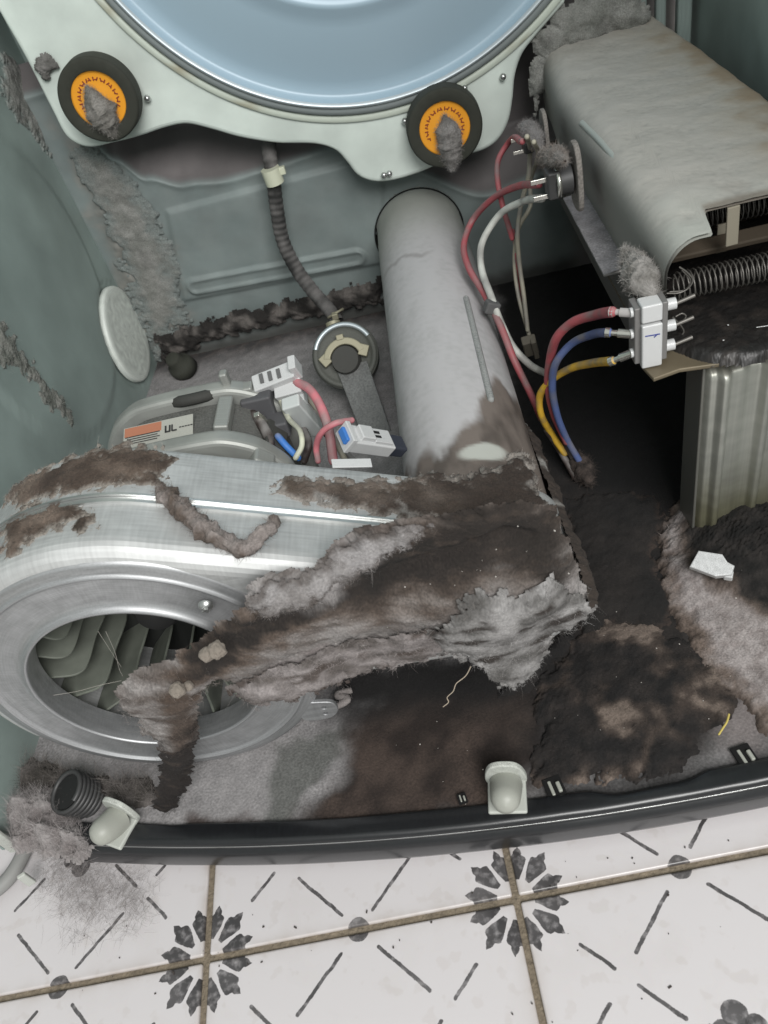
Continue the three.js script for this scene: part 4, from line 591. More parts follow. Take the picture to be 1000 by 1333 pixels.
{
  const t = thing('rubber_stopper', 'black rubber stopper on the floor near the white round cap', 'rubber stopper'); const p = [[-0.2911,0.004,-0.6064]][0]; t.position.set(...p); t.rotation.set(0.35, 0, 0.25);
  part('stopper', lathe([[0, 0.030], [0.008, 0.030], [0.010, 0.026], [0.010, 0.018], [0.0155, 0.016], [0.017, 0.010], [0.017, 0.0], [0.0, 0.0]], 36), M.rubber, t);
  const s = thing('coil_spring', 'black ribbed spring boot in the lint by the front left corner', 'spring'); const q = [[-0.2823,0.004,-0.0451]][0]; s.position.set(q[0], q[1] - 0.005, q[2]); s.rotation.set(0.15, 0, 0.3); s.scale.setScalar(0.9);
  const pts = []; for (let i = 0; i <= 110; i++) { const a = (i / 18) * 6.2832; pts.push([0.0155 * Math.cos(a), 0.001 + 0.024 * i / 110, 0.0155 * Math.sin(a)]); }
  part('winding', new THREE.TubeGeometry(new THREE.CatmullRomCurve3(pts.map(V)), 330, 0.0021, 6), std({ color: rgb(0.05, 0.05, 0.05), roughness: 0.45 }), s); part('core', cyl(0.0135, 0.0135, 0.022, 28, [0, 0.012, 0]), M.black, s);
  const h = thing('grey_cable', 'grey cable end lying on the tiles by the cabinet corner', 'cable'); part('sheath', tube([[-0.3701,-0.027,0.0078],[-0.3527,-0.027,-0.0034],[-0.346,-0.027,-0.0146],[-0.3427,-0.027,-0.0311],[-0.3419,-0.027,-0.0445]], 0.0055), std({ color: rgb(0.27, 0.27, 0.26), roughness: 0.6 }), h);
  const f = thing('plastic_fragment', 'broken white plastic piece lying on the scorched lint mound', 'plastic fragment'); const r = [[0.1913,0.024,-0.1369]][0]; f.position.set(...r); f.rotation.set(0.25, -0.45, 0.1);
  part('fragment', mg([ext(shape([[-0.014, -0.004], [0.004, -0.008], [0.014, -0.005], [0.015, 0.002], [0.010, 0.004], [0.006, 0.009], [-0.010, 0.009]]), 0.007, 0.001, [0, 0, 0], [-Math.PI / 2 + 0.2, 0, 0]), rb(0.006, 0.006, 0.006, 0.001, [0.012, -0.001, 0.004])]), M.white, f);
  const st = thing('straw_strand', 'yellow straw strand on the grey lint near the rail', 'straw'); part('strand', tube([[0.1556,0.012,-0.0157],[0.1592,0.012,-0.0193],[0.1629,0.012,-0.023],[0.166,0.012,-0.0279]], 0.0007, 16, 5), M.straw, st);
  { const hm = std({ color: rgb(0.4, 0.38, 0.34), roughness: 0.6 }), hl = ['fine pale hair slanting down the inlet, right of its twin', 'fine pale hair slanting down the inlet, left of its twin', 'fine pale hair lying almost level across the lower inlet']; [tube([[-0.183,0.1709,-0.05],[-0.1873,0.1508,-0.05],[-0.1925,0.1345,-0.05],[-0.1936,0.1281,-0.05]], 0.00014, 20, 4), tube([[-0.1871,0.1721,-0.05],[-0.189,0.1513,-0.05],[-0.1902,0.1371,-0.05]], 0.00012, 20, 4), tube([[-0.2434,0.1212,-0.05],[-0.2279,0.121,-0.05],[-0.2113,0.1231,-0.05],[-0.1967,0.1239,-0.05]], 0.00014, 20, 4)].forEach((g, q) => part('strand', g, hm, thing('hair_strand', hl[q], 'hair'))); }
  const hr = thing('hair_strand', 'pale curly hair hanging below the draped lint sheet', 'hair'); part('strand', tube([[0.0154,0.1066,-0.03],[0.011,0.0983,-0.03],[0.0045,0.0921,-0.03],[0.0014,0.0846,-0.03],[-0.0032,0.0791,-0.03],[-0.0032,0.0739,-0.03],[-0.0072,0.0698,-0.03]], 0.00032, 40, 4), std({ color: rgb(0.5, 0.42, 0.33), roughness: 0.6 }), hr);
}

// ---------------------------------------------------------------- lint
const feltMap = (z0) => (u, v, h) => [u, v, z0 + h];
{ // the thick torn sheet draped over the blower outlet
  const O = [[-0.0879,0.1954],[-0.0778,0.197],[-0.0569,0.1911],[-0.0436,0.1973],[-0.0325,0.2026],[-0.0199,0.2085],[-0.004,0.2098],[0.0153,0.2101],[0.0418,0.2104],[0.0634,0.2023],[0.0754,0.1861],[0.0807,0.1649],[0.0888,0.1286],[0.0815,0.1151],[0.0682,0.1094],[0.0588,0.0913],[0.0475,0.0766],[0.0373,0.0763],[0.03,0.0851],[0.0234,0.1048],[0.0114,0.1145],[-0.0003,0.1117],[-0.0159,0.1131],[-0.0373,0.1194],[-0.0597,0.1212],[-0.0785,0.1203],[-0.0976,0.1194],[-0.1094,0.1262],[-0.1199,0.1357],[-0.1293,0.1416],[-0.1373,0.1344],[-0.1486,0.1127],[-0.1656,0.0766],[-0.1794,0.0473],[-0.1922,0.0249],[-0.2043,0.0125],[-0.2142,-0.0037],[-0.2333,-0.0363],[-0.2223,-0.0035],[-0.2304,-0.011],[-0.2246,0.007],[-0.2046,0.0422],[-0.1888,0.0738],[-0.1867,0.0878],[-0.1915,0.094],[-0.1865,0.1153],[-0.1876,0.1286],[-0.1834,0.144],[-0.1719,0.1541],[-0.1579,0.1562],[-0.1432,0.158],[-0.1292,0.1642],[-0.1094,0.1749],[-0.093,0.1838]];
  const S1 = [[-0.1284,0.1551],[-0.0929,0.1722],[-0.0531,0.1758],[-0.0101,0.1817],[0.0224,0.1831],[0.0469,0.1899],[0.0612,0.1783]], S2 = [[-0.1474,0.1374],[-0.1671,0.0913],[-0.192,0.0383],[-0.2216,-0.0113]], S3 = [[-0.0273,0.1783],[-0.0004,0.1894],[0.0066,0.1929]], S4 = [[0.0264,0.2081],[0.0548,0.1918],[0.0717,0.16]], LT = [[0.0331,0.1445],[0.0544,0.102],[0.0819,0.1236]], LT2 = [[-0.0056,0.1194],[-0.052,0.1329],[-0.0834,0.1344]], ED = [[-0.084,0.1911],[-0.0513,0.1818],[-0.0268,0.1968]];
  const L = lintSheet({ outline: O, both: true, cell: 0.0011, rag: 0.0045, ragF: 130, edge: 0.005, bump: 0.24, bumpF: 45,
    thick: (u, v, s) => 0.012 + 0.008 * fbm(u * 22, v * 50, 5, 3) - 0.008 * sst(0.006, 0, dLine(u, v, S1)) + (v < 0.08 && u < -0.1 ? -0.006 : 0),
    map: (u, v, h) => { const lift = 0.012 * sst(-0.03, -0.10, u), fold = 0.006 * Math.sin(v * 90 + u * 25), w = 0.005 * fbm(u * 30, v * 30, 2, 3); return [u + 0.3 * w, v, -0.041 + lift + fold * 0.5 + w + h - 0.012 * sst(0.03, 0.09, u) - 0.012 * sst(0.15, 0.19, v)]; },
    colour: (u, v, s, n) => {
      const g = fbm(u * 40, v * 110 + u * 30, 7, 4), f = fbm(u * 14, v * 14, 3, 3);
      let c = mix([0.125, 0.105, 0.095], [0.31, 0.29, 0.28], clamp(0.5 + g * 1.7 + f * 0.8));
      const d1 = dLine(u, v, S1) + 0.016 * g + 0.010 * f, wide = 0.6 + 0.9 * sst(-0.08, 0.02, u);
      c = mix(c, [0.105, 0.075, 0.057], sst(0.034 * wide, 0.008, d1) * 0.92);
      c = mix(c, [0.022, 0.018, 0.016], sst(0.021 * wide, 0.004, d1 + 0.008 * fbm(u * 90, v * 200, 2, 3)) * 0.97);
      c = mix(c, [0.025, 0.020, 0.017], sst(0.018, 0.004, dLine(u, v, S4) + 0.014 * g) * 0.95);
      c = mix(c, [0.08, 0.056, 0.042], sst(0.016, 0.004, dLine(u, v, S2) + 0.010 * g) * 0.92); c = mix(c, [0.016, 0.013, 0.012], sst(0.105, 0.075, v + 0.03 * g) * sst(-0.085, -0.105, u) * 0.95);
      c = mix(c, [0.36, 0.34, 0.335], sst(0.014, 0.002, dLine(u, v, ED) + 0.012 * g) * 0.9); c = mix(c, [0.36, 0.34, 0.335], sst(0.026, 0.008, dLine(u, v, LT) + 0.024 * g) * 0.85); c = mix(c, [0.36, 0.315, 0.31], sst(0.016, 0.003, dLine(u, v, LT2) + 0.014 * g) * 0.85);
      c = mix(c, [0.02, 0.017, 0.015], sst(0.006, 0.002, dLine(u, v, S3) + 0.005 * g) * 0.9);
      c = mix(c, [0.06, 0.045, 0.036], sst(0.12, 0.3, fbm(u * 60, v * 150 + u * 40, 31, 3)) * 0.6);
      return c;
    } });
  const SM = L.map, layer = (O2, off, col, tk) => lintSheet({ outline: O2, both: true, cell: 0.0012, rag: 0.006, ragF: 140, edge: 0.003, bump: 0.35, bumpF: 60, thick: tk, map: (u, v, h) => { const p = SM(u, v, 0); return [p[0], p[1], p[2] + off + 0.003 * fbm(u * 70, v * 70, 6, 3) + h]; }, colour: col });
  const up = layer([[-0.0878,0.1922],[-0.0753,0.1981],[-0.0562,0.1934],[-0.038,0.1999],[-0.0196,0.2095],[-0.0033,0.2129],[0.0116,0.2111],[0.0052,0.2015],[-0.0136,0.1931],[-0.0343,0.1834],[-0.0586,0.1787],[-0.082,0.1787]], 0.007, (u, v, s, n) => mix(mix([0.22, 0.205, 0.198], [0.40, 0.385, 0.385], clamp(0.5 + n * 2.2)), [0.07, 0.055, 0.047], sst(0.005, 0.0, s + 0.003 * n) * 0.7), 0.005);
  const lowR = layer([[-0.0006,0.1458],[0.0278,0.1659],[0.0471,0.1572],[0.0675,0.1579],[0.0826,0.1372],[0.088,0.1275],[0.0781,0.1161],[0.0639,0.1099],[0.0558,0.0922],[0.0376,0.0795],[0.0263,0.0927],[0.0155,0.1117],[-0.0014,0.1182]], 0.010, (u, v, s, n) => mix(mix([0.115, 0.11, 0.105], [0.34, 0.33, 0.325], clamp(0.5 + 1.8 * fbm(u * 45, v * 100, 2, 4) + n)), [0.04, 0.033, 0.029], sst(0.04, 0.26, fbm(u * 45, v * 110, 12, 3))), 0.008);
  const lowL = layer([[-0.1188,0.1385],[-0.0894,0.1438],[-0.0574,0.1457],[-0.027,0.1441],[-0.0006,0.1458],[0.0114,0.1145],[-0.0159,0.1131],[-0.0554,0.1199],[-0.088,0.1199],[-0.1104,0.1232]], 0.009, (u, v, s, n) => mix(mix([0.11, 0.095, 0.088], [0.32, 0.29, 0.285], clamp(0.5 + 1.8 * fbm(u * 45, v * 120 + u * 30, 5, 4) + n)), [0.06, 0.044, 0.036], sst(0.06, 0.26, fbm(u * 45, v * 120, 22, 3)) * 0.85), 0.006);
  const sheetThing = lint('lint_sheet', 'thick torn brown and grey lint sheet draped across the blower outlet', 'lint sheet', L, M.lint, [7000, 0.0026, 0.00007, 0.5, 0.6, 0.95]);
  part('stray_fibres', fuzz(L, 700, 0.011, 0.00005, 0.9, 0.9, 1.1), M.fibre, sheetThing).userData.kind = 'stuff';
  for (const q of [up, lowR, lowL]) { part('torn_layer', q.geo, M.lint, sheetThing); part('loose_fibres', fuzz(q, 1500, 0.0028, 0.00007, 0.5, 0.7, 1.0), M.fibre, sheetThing).userData.kind = 'stuff'; }
  const names = ['pale fluff ball where the lint sheet crosses the inlet edge', 'smaller fluff ball just left of the one at the inlet edge', 'pale fluff ball low on the sheet above its hanging tail', 'tiny fluff ball right of the one above the hanging tail']; let bi = 0; for (const [p, r] of [[[[-0.1083,0.1793,-0.016]][0], 0.0048], [[[-0.1148,0.177,-0.016]][0], 0.004], [[[-0.1422,0.1511,-0.016]][0], 0.0044], [[[-0.138,0.1475,-0.02]][0], 0.003]]) { const g = new THREE.IcosahedronGeometry(r, 4), q = g.attributes.position; for (let i = 0; i < q.count; i++) { const x = q.getX(i), y = q.getY(i), z = q.getZ(i), n = 1 + 0.5 * fbm(x * 300, y * 300, z * 300, 3); q.setXYZ(i, x * n, y * n, z * n); } g.computeVertexNormals(); g.translate(...p); const k = thing('lint_pill', names[bi++], 'fluff ball', 'fluff balls on the lint sheet'); part('fluff', tint(g, () => [0.42, 0.365, 0.31]), M.lint, k); }
}
const brownLint = (a, b, c0) => (u, v, s, n) => { const g = fbm(u * 45, v * 45, a, 4), f = fbm(u * 16, v * 16, a + 4, 3); let c = mix([0.085, 0.062, 0.048], [0.20, 0.155, 0.125], clamp(0.42 + g * 2.2)); c = mix(c, b, sst(0.02, 0.22, f) * 0.9); if (c0) c = mix(c, c0, sst(-0.05, -0.3, f) * 0.8); return mix([0.29, 0.265, 0.235], c, sst(0.0, 0.006, s + 0.006 * g)); };
{ // scorched patches on the blower's shoulder
  const A = lintSheet({ outline: [[0.1586,-0.1461],[0.1887,-0.1438],[0.2148,-0.1423],[0.2388,-0.1461],[0.2609,-0.1476],[0.277,-0.1478],[0.2889,-0.1359],[0.2829,-0.1226],[0.2829,-0.1131],[0.2649,-0.1097],[0.2388,-0.1078],[0.2148,-0.1077],[0.1927,-0.1106]], map: onBlower, thick: 0.0032, cell: 0.0011, rag: 0.011, ragF: 130, edge: 0.010, bump: 0.4, flip: -1, colour: brownLint(2, [0.06, 0.043, 0.034], [0.27, 0.23, 0.215]) });
  lint('lint_patch', 'brown scorched lint patch on top of the blower behind the seam', 'lint patch', A, M.lint, [1600, 0.0028, 0.00008, 0.5, 0.3]);
  const B = lintSheet({ outline: [[0.1826,-0.1007],[0.1927,-0.1064],[0.2168,-0.1053],[0.2368,-0.102],[0.2469,-0.0925],[0.2529,-0.0808],[0.2469,-0.0753],[0.2368,-0.0785],[0.2248,-0.0753],[0.2148,-0.0709],[0.2047,-0.066],[0.1967,-0.0706]], map: onBlower, thick: 0.0032, cell: 0.0011, rag: 0.011, ragF: 130, edge: 0.010, bump: 0.4, flip: -1, colour: brownLint(12, [0.035, 0.026, 0.02]) });
  lint('lint_patch', 'dark brown lint patch on the blower front shoulder below the seam', 'lint patch', B, M.lint, [1400, 0.0028, 0.00008, 0.5, 0.3]);
  const C = lintSheet({ outline: [[0.3426,-0.1198],[0.3546,-0.1317],[0.3904,-0.1346],[0.4262,-0.1393],[0.4441,-0.1488],[0.4679,-0.1474],[0.4858,-0.1602],[0.5157,-0.1825],[0.5183,-0.1752],[0.5183,-0.1436],[0.5285,-0.113],[0.5311,-0.0886],[0.5183,-0.0638],[0.4978,-0.0702],[0.4799,-0.0816],[0.462,-0.0974],[0.4441,-0.1027],[0.4142,-0.1042],[0.3844,-0.107],[0.3605,-0.1118]], map: onBlower, thick: 0.0034, cell: 0.0012, rag: 0.010, ragF: 120, edge: 0.005, bump: 0.45, flip: -1, colour: (u, v, s, n) => { const g = fbm(u * 45, v * 45, 8, 4), f = fbm(u * 14, v * 14, 4, 3); let c = mix([0.10, 0.076, 0.06], [0.25, 0.205, 0.175], clamp(0.45 + g * 2.2)); c = mix(c, [0.05, 0.037, 0.030], sst(0.34, 0.46, u + f * 0.2)); c = mix(c, [0.25, 0.235, 0.22], sst(0.18, 0.34, g + f * 0.4)); return mix([0.30, 0.275, 0.25], c, sst(0.0, 0.007, s + 0.007 * g)); } });
  lint('lint_patch', 'wide scorched lint crust over the blower outlet up to the pipe', 'lint patch', C, M.lint, [2600, 0.0028, 0.00008, 0.5, 0.3]);
  // curled strip hanging on the shell
  const path = new THREE.CatmullRomCurve3([[0.2829,-0.1066],[0.2889,-0.099],[0.3009,-0.0872],[0.3128,-0.0757],[0.3247,-0.0684],[0.3367,-0.0668],[0.3426,-0.0714],[0.3486,-0.0786],[0.3486,-0.0835]].map(([s, z], i) => V(onBlower(s, z, 0.004 + (i > 5 ? 0.006 : 0))))), N = 160, g = new THREE.TubeGeometry(path, N, 0.0055, 18), p = g.attributes.position;
  for (let i = 0; i <= N; i++) { const c = path.getPointAt(i / N), t = i / N, w = 0.55 + 0.5 * sst(0, 0.1, t) * sst(1.02, 0.4, t) + 0.25 * fbm(t * 12, 1, 2, 3); for (let j = 0; j <= 18; j++) { const q = i * 19 + j, v = new THREE.Vector3().fromBufferAttribute(p, q), n = fbm(v.x * 160, v.y * 160, v.z * 160, 4); v.sub(c).multiplyScalar(w * (1 + 1.1 * n)).add(c); p.setXYZ(q, v.x, v.y, v.z); } }
  g.computeVertexNormals(); tint(g, (x, y, z, nx, ny, nz) => { const n = fbm(x * 80, y * 80, z * 80, 4); return mix([0.11, 0.085, 0.07], [0.30, 0.265, 0.25], clamp(0.5 + n * 2 + 0.3 * ny - 0.1)); });
  const uvs = g.attributes.uv; for (let i = 0; i < uvs.count; i++) uvs.setXY(i, uvs.getX(i) * 0.12, uvs.getY(i) * 0.03);
  const t = thing('lint_strip', 'curled hook shaped lint strip stuck to the silver blower shell', 'lint strip'); part('felt', g, M.lint, t);
  const fl = []; for (let i = 0; i < 900; i++) { const k = Math.floor(rnd() * p.count), n = new THREE.Vector3().fromBufferAttribute(g.attributes.normal, k), c = g.attributes.color; fl.push([[p.getX(k), p.getY(k), p.getZ(k)], [n.x + rr(-1, 1), n.y + rr(-1, 1), n.z + rr(-1, 1)], rr(0.002, 0.005), 0.0001, [c.getX(k), c.getY(k), c.getZ(k)]]); }
  part('loose_fibres', fibreGeo(fl), M.fibre, t).userData.kind = 'stuff';
}
const onFloor = (y0, hill) => (u, v, h) => [u, y0 + h + (hill ? hill(u, v) : 0), v];
{ // crusted side of the outlet elbow
  const O = [[0.088,-0.455,-0.9713],[0.088,0.0096,-0.3744],[0.088,0.0742,-0.2637],[0.088,0.09,-0.2068],[0.088,0.1055,-0.1527],[0.088,0.1201,-0.109],[0.088,0.1358,-0.0749],[0.088,0.1319,-0.038],[0.088,-0.0102,-0.1425],[0.088,-0.108,-0.3182],[0.088,-0.178,-0.522]].map((p) => [p[2], p[1]]);
  const L = lintSheet({ outline: O, map: (u, v, h) => [0.0885 + h, v, u], thick: 0.005, cell: 0.0015, rag: 0.004, edge: 0.003, bump: 0.6, flip: -1, colour: (u, v, s, n) => { const f = fbm(u * 20, v * 20, 6, 4); return mix([0.05, 0.038, 0.031], [0.34, 0.33, 0.31], sst(0.08, 0.22, f)); } });
  lint('lint_patch', 'dark crust with bare pale spots on the outlet side facing the heater', 'lint patch', L, M.lint, [900, 0.0028, 0.00008, 0.5, 0.3]);
}
{ // floor piles on the right
  const burnt = lintSheet({ outline: [[0.0466,-0.0691],[0.0639,-0.0895],[0.0846,-0.1095],[0.1136,-0.1259],[0.1428,-0.111],[0.1625,-0.0879],[0.1773,-0.0708],[0.1808,-0.0501],[0.1668,-0.0297],[0.1475,-0.0193],[0.1299,-0.0012],[0.1145,0.0035],[0.0882,-0.0037],[0.0592,-0.0031],[0.0408,-0.009],[0.0385,-0.0239],[0.0469,-0.0421]], map: onFloor(0.001, (u, v) => 0), thick: (u, v, s) => 0.008 + 0.006 * fbm(u * 16, v * 16, 6, 3), cell: 0.0014, rag: 0.010, ragF: 80, edge: 0.020, bump: 0.2, bumpF: 50, flip: -1, colour: (u, v, s, n) => { const f = fbm(u * 22, v * 22, 5, 4), g = fbm(u * 80, v * 80, 9, 3); let c = mix(CHAR, [0.03, 0.025, 0.023], clamp(0.5 + g * 2)); const q = 0.10 - Math.abs(fbm(u * 13, v * 13, 25, 3)); c = mix(c, [0.062, 0.047, 0.039], sst(-0.02, 0.10, q + 0.3 * f + 0.15 * g)); c = mix(c, [0.19, 0.15, 0.125], sst(0.09, 0.22, q + 0.45 * f + 0.3 * g)); return c; } });
  lint('burnt_lint_heap', 'charred black and brown lint heap on the base by the front rail', 'burnt lint', burnt, M.lint, [2600, 0.0028, 0.00008, 0.5, 0.2]);
  const mat = lintSheet({ outline: [[0.1098,-0.2568],[0.1515,-0.2527],[0.1845,-0.2337],[0.1757,-0.1998],[0.161,-0.17],[0.16,-0.1354],[0.1586,-0.1091],[0.1427,-0.1105],[0.1167,-0.1161],[0.0931,-0.1106],[0.0879,-0.1331],[0.0987,-0.1611],[0.1032,-0.2101]], map: onFloor(0.001), thick: 0.007, cell: 0.0018, rag: 0.008, ragF: 60, edge: 0.010, bump: 0.22, flip: -1, colour: (u, v, s, n) => { const f = fbm(u * 25, v * 25, 3, 4); return mix(mix([0.014, 0.013, 0.0125], [0.026, 0.022, 0.020], clamp(0.5 + f * 2)), [0.06, 0.042, 0.034], sst(0.004, 0.0, s) * 0.6); } });
  lint('burnt_lint_mat', 'flat black burnt lint mat between the blower outlet and the mound', 'burnt lint', mat, M.lint, [1200, 0.0028, 0.00008, 0.5, 0.1]);
  const PK = [[0.2207,-0.1746],[0.1802,-0.1812]], hill = (u, v) => 0;
  const BLK = [[0.1971,-0.1912],[0.211,-0.2073],[0.2359,-0.2125],[0.2698,-0.2114],[0.303,-0.1737],[0.263,-0.0806],[0.2298,-0.0945],[0.2179,-0.1026],[0.2078,-0.1168],[0.2004,-0.133],[0.1945,-0.1472],[0.1858,-0.154],[0.1846,-0.1678]];
  const mound = lintSheet({ outline: [[0.1729,-0.1986],[0.1895,-0.2255],[0.2145,-0.24],[0.2434,-0.243],[0.279,-0.24],[0.3061,-0.2059],[0.2252,-0.0114],[0.1869,-0.018],[0.1757,-0.0452],[0.1629,-0.0813],[0.1605,-0.1156],[0.1568,-0.1496]], map: onFloor(0.001), thick: (u, v) => 0.006 + 0.026 * Math.exp(-((u - PK[0][0] - 0.015) ** 2 + (v - PK[0][1]) ** 2) / 0.0026) + 0.004 * fbm(u * 30, v * 30, 4, 3), cell: 0.0014, rag: 0.009, ragF: 70, edge: 0.014, bump: 0.07, bumpF: 60, flip: -1, colour: (u, v, s, n) => {
    const f = fbm(u * 30, v * 30, 15, 4), g = fbm(u * 110, v * 110, 9, 4), k = sdPoly(u, v, BLK) + 0.020 * f + 0.008 * g;
    let c = mix([0.27, 0.235, 0.225], [0.42, 0.38, 0.37], clamp(0.5 + g * 2 + f));
    c = mix(c, [0.15, 0.108, 0.082], sst(0.016, 0.0, s + 0.02 * f) * 0.8); c = mix(c, [0.11, 0.078, 0.058], sst(-0.010, 0.0, k) * 0.85); c = mix(c, mix([0.010, 0.0095, 0.009], [0.03, 0.026, 0.024], clamp(0.4 + 2.4 * g)), sst(-0.004, 0.007, k));
    return mix(c, [0.05, 0.036, 0.028], sst(0.006, 0.001, s) * 0.7); } });
  lint('lint_mound', 'grey lint mound with charred black top under the heater stand', 'lint mound', mound, M.lint, [3200, 0.0028, 0.00008, 0.6, 0.1]);
  const ridge = lintSheet({ outline: [[0.0826,-0.2726],[0.1114,-0.2643],[0.1026,-0.1929],[0.1048,-0.1368],[0.0848,-0.1109],[0.064,-0.0908],[0.0471,-0.0734],[0.0202,-0.0753],[0.0516,-0.0986],[0.0962,-0.124],[0.0987,-0.1611],[0.1002,-0.2109],[0.0919,-0.2502]], map: onFloor(0.0008), thick: 0.008, cell: 0.0018, rag: 0.006, ragF: 60, edge: 0.005, flip: -1, colour: (u, v) => mix(CHAR, [0.022, 0.019, 0.018], clamp(0.5 + 2 * fbm(u * 40, v * 40, 1, 3))) });
  lint('burnt_lint_mat', 'narrow black burnt lint strip beside the blower outlet end', 'burnt lint', ridge, M.lint, [700, 0.0028, 0.00008, 0.5, 0.2]);
}
{ // grey lint felt on the left part of the floor and along the rear corner
  const gl = (k, dark = 0) => (u, v, s, n) => mix(mix([0.245, 0.25, 0.23], [0.34, 0.34, 0.32], clamp(0.45 + 2.2 * fbm(u * 60, v * 60, k, 4))), [0.05, 0.045, 0.042], clamp(sst(0.12, 0.3, fbm(u * 35, v * 35, k + 3, 3)) * (0.25 + dark)));
  const soft = (f, wall, w) => (u, v, s, n) => mix(wall, f(u, v, s, n), sst(-0.002, w, s + 0.5 * w * fbm(u * 90, v * 90, 44, 3)));
  const corner = lintSheet({ outline: [[-0.3148,0.2747],[-0.2996,0.267],[-0.2837,0.2551],[-0.2712,0.2356],[-0.262,0.2078],[-0.2585,0.1757],[-0.2566,0.1377],[-0.2702,0.091],[-0.2775,0.0554],[-0.3023,0.0338],[-0.3351,0.0072],[-0.3302,0.041],[-0.3253,0.105],[-0.3209,0.1539],[-0.3168,0.2083],[-0.319,0.2474]], map: feltMap(-0.6452), thick: 0.0030, cell: 0.0014, rag: 0.016, ragF: 45, edge: 0.012, bump: 0.35, colour: soft(gl(4), [0.235, 0.265, 0.255], 0.020) });
  lint('lint_band', 'furry grey lint band down the rear left cabinet corner', 'lint band', corner, M.lint, [1500, 0.0028, 0.00008, 0.5, 0.3]);
  const upper = lintSheet({ outline: [[-0.6604,0.3709],[-0.6786,0.3561],[-0.6785,0.3268],[-0.688,0.2851],[-0.6882,0.2517],[-0.6989,0.2033],[-0.6942,0.1425],[-0.6729,0.1719],[-0.6732,0.218],[-0.6639,0.2561],[-0.6327,0.2871],[-0.6131,0.3197],[-0.6096,0.3421]], map: (u, v, h) => [-0.3403 + h, v, u], thick: 0.004, cell: 0.0015, rag: 0.016, ragF: 90, edge: 0.008, bump: 0.35, flip: -1, colour: soft(gl(9, 0.15), [0.24, 0.28, 0.265], 0.010) });
  lint('lint_band', 'dusty lint fringe on the left wall beside the white panel', 'lint band', upper, M.lint, [900, 0.0028, 0.00008, 0.5, 0.4]);
  const wall = lintSheet({ outline: [[-0.3797,0.2247],[-0.3964,0.2103],[-0.3918,0.1915],[-0.3976,0.1687],[-0.3939,0.1477],[-0.4058,0.1211],[-0.4034,0.0942],[-0.3872,0.0922],[-0.3778,0.114],[-0.3667,0.1361],[-0.3736,0.1531],[-0.3632,0.1732],[-0.3565,0.1843],[-0.3373,0.2004]], map: (u, v, h) => [-0.3402 + h, v, u], thick: 0.0055, cell: 0.0013, rag: 0.012, ragF: 90, edge: 0.009, bump: 0.45, flip: -1, colour: soft((u, v, s, n) => mix([0.20, 0.21, 0.185], [0.29, 0.29, 0.265], clamp(0.5 + 2.4 * fbm(u * 70, v * 70, 1, 4))), [0.24, 0.28, 0.265], 0.008) });
  lint('lint_clump', 'diagonal grey lint clump clinging to the left wall', 'lint clump', wall, M.lint, [1200, 0.0028, 0.00008, 0.8, 0.4]);
  const rearFloor = lintSheet({ outline: [[-0.3209,0.0386],[-0.2839,0.0404],[-0.2205,0.0463],[-0.1613,0.0442],[-0.1026,0.0432],[-0.0268,0.0448],[-0.0319,0.0145],[-0.0603,0.0185],[-0.1006,0.0157],[-0.1495,0.0194],[-0.2103,0.0193],[-0.2624,0.0178],[-0.3256,0.0048]], map: (u, v, h) => [u, v, -0.640 + h], thick: 0.007, cell: 0.0016, rag: 0.010, ragF: 90, edge: 0.005, bump: 0.6, colour: (u, v, s, n) => mix([0.028, 0.025, 0.023], [0.15, 0.135, 0.125], sst(0.0, 0.35, fbm(u * 50, v * 50, 12, 4) + 0.12)) });
  lint('lint_ridge', 'dark clotted lint along the foot of the rear wall', 'lint ridge', rearFloor, M.lint, [1200, 0.0028, 0.00008, 0.8, 0.4]);
  const chunk = lintSheet({ outline: [[-0.2865,0.3627],[-0.275,0.3638],[-0.2714,0.3565],[-0.2712,0.3512],[-0.2808,0.3495],[-0.2855,0.3426],[-0.2884,0.3487],[-0.2919,0.3535]], map: feltMap(-0.5955), thick: 0.004, cell: 0.0011, rag: 0.003, ragF: 160, edge: 0.002, bump: 0.5, colour: (u, v, s, n) => mix([0.15, 0.145, 0.135], [0.24, 0.23, 0.22], clamp(0.5 + n * 2)) });
  lint('lint_scrap', 'small grey lint scrap stuck on the white panel left of the roller', 'lint scrap', chunk, M.lint, [200, 0.003, 0.0001, 0.5, 0.3]);
  const behind = lintSheet({ outline: [[0.1622,0.2246],[0.1707,0.2572],[0.1871,0.2763],[0.2119,0.2894],[0.2511,0.2923],[0.2778,0.2673],[0.2808,0.2493],[0.2502,0.2501],[0.2135,0.2536],[0.192,0.2439],[0.178,0.2208],[0.1685,0.2012]], map: feltMap(-0.606), thick: 0.008, cell: 0.0018, rag: 0.012, ragF: 60, edge: 0.012, bump: 0.14, colour: gl(21) });
  lint('lint_clump', 'grey lint build-up where the heater meets the white panel', 'lint clump', behind, M.lint, [1300, 0.0028, 0.00008, 0.6, 0.3]);
}
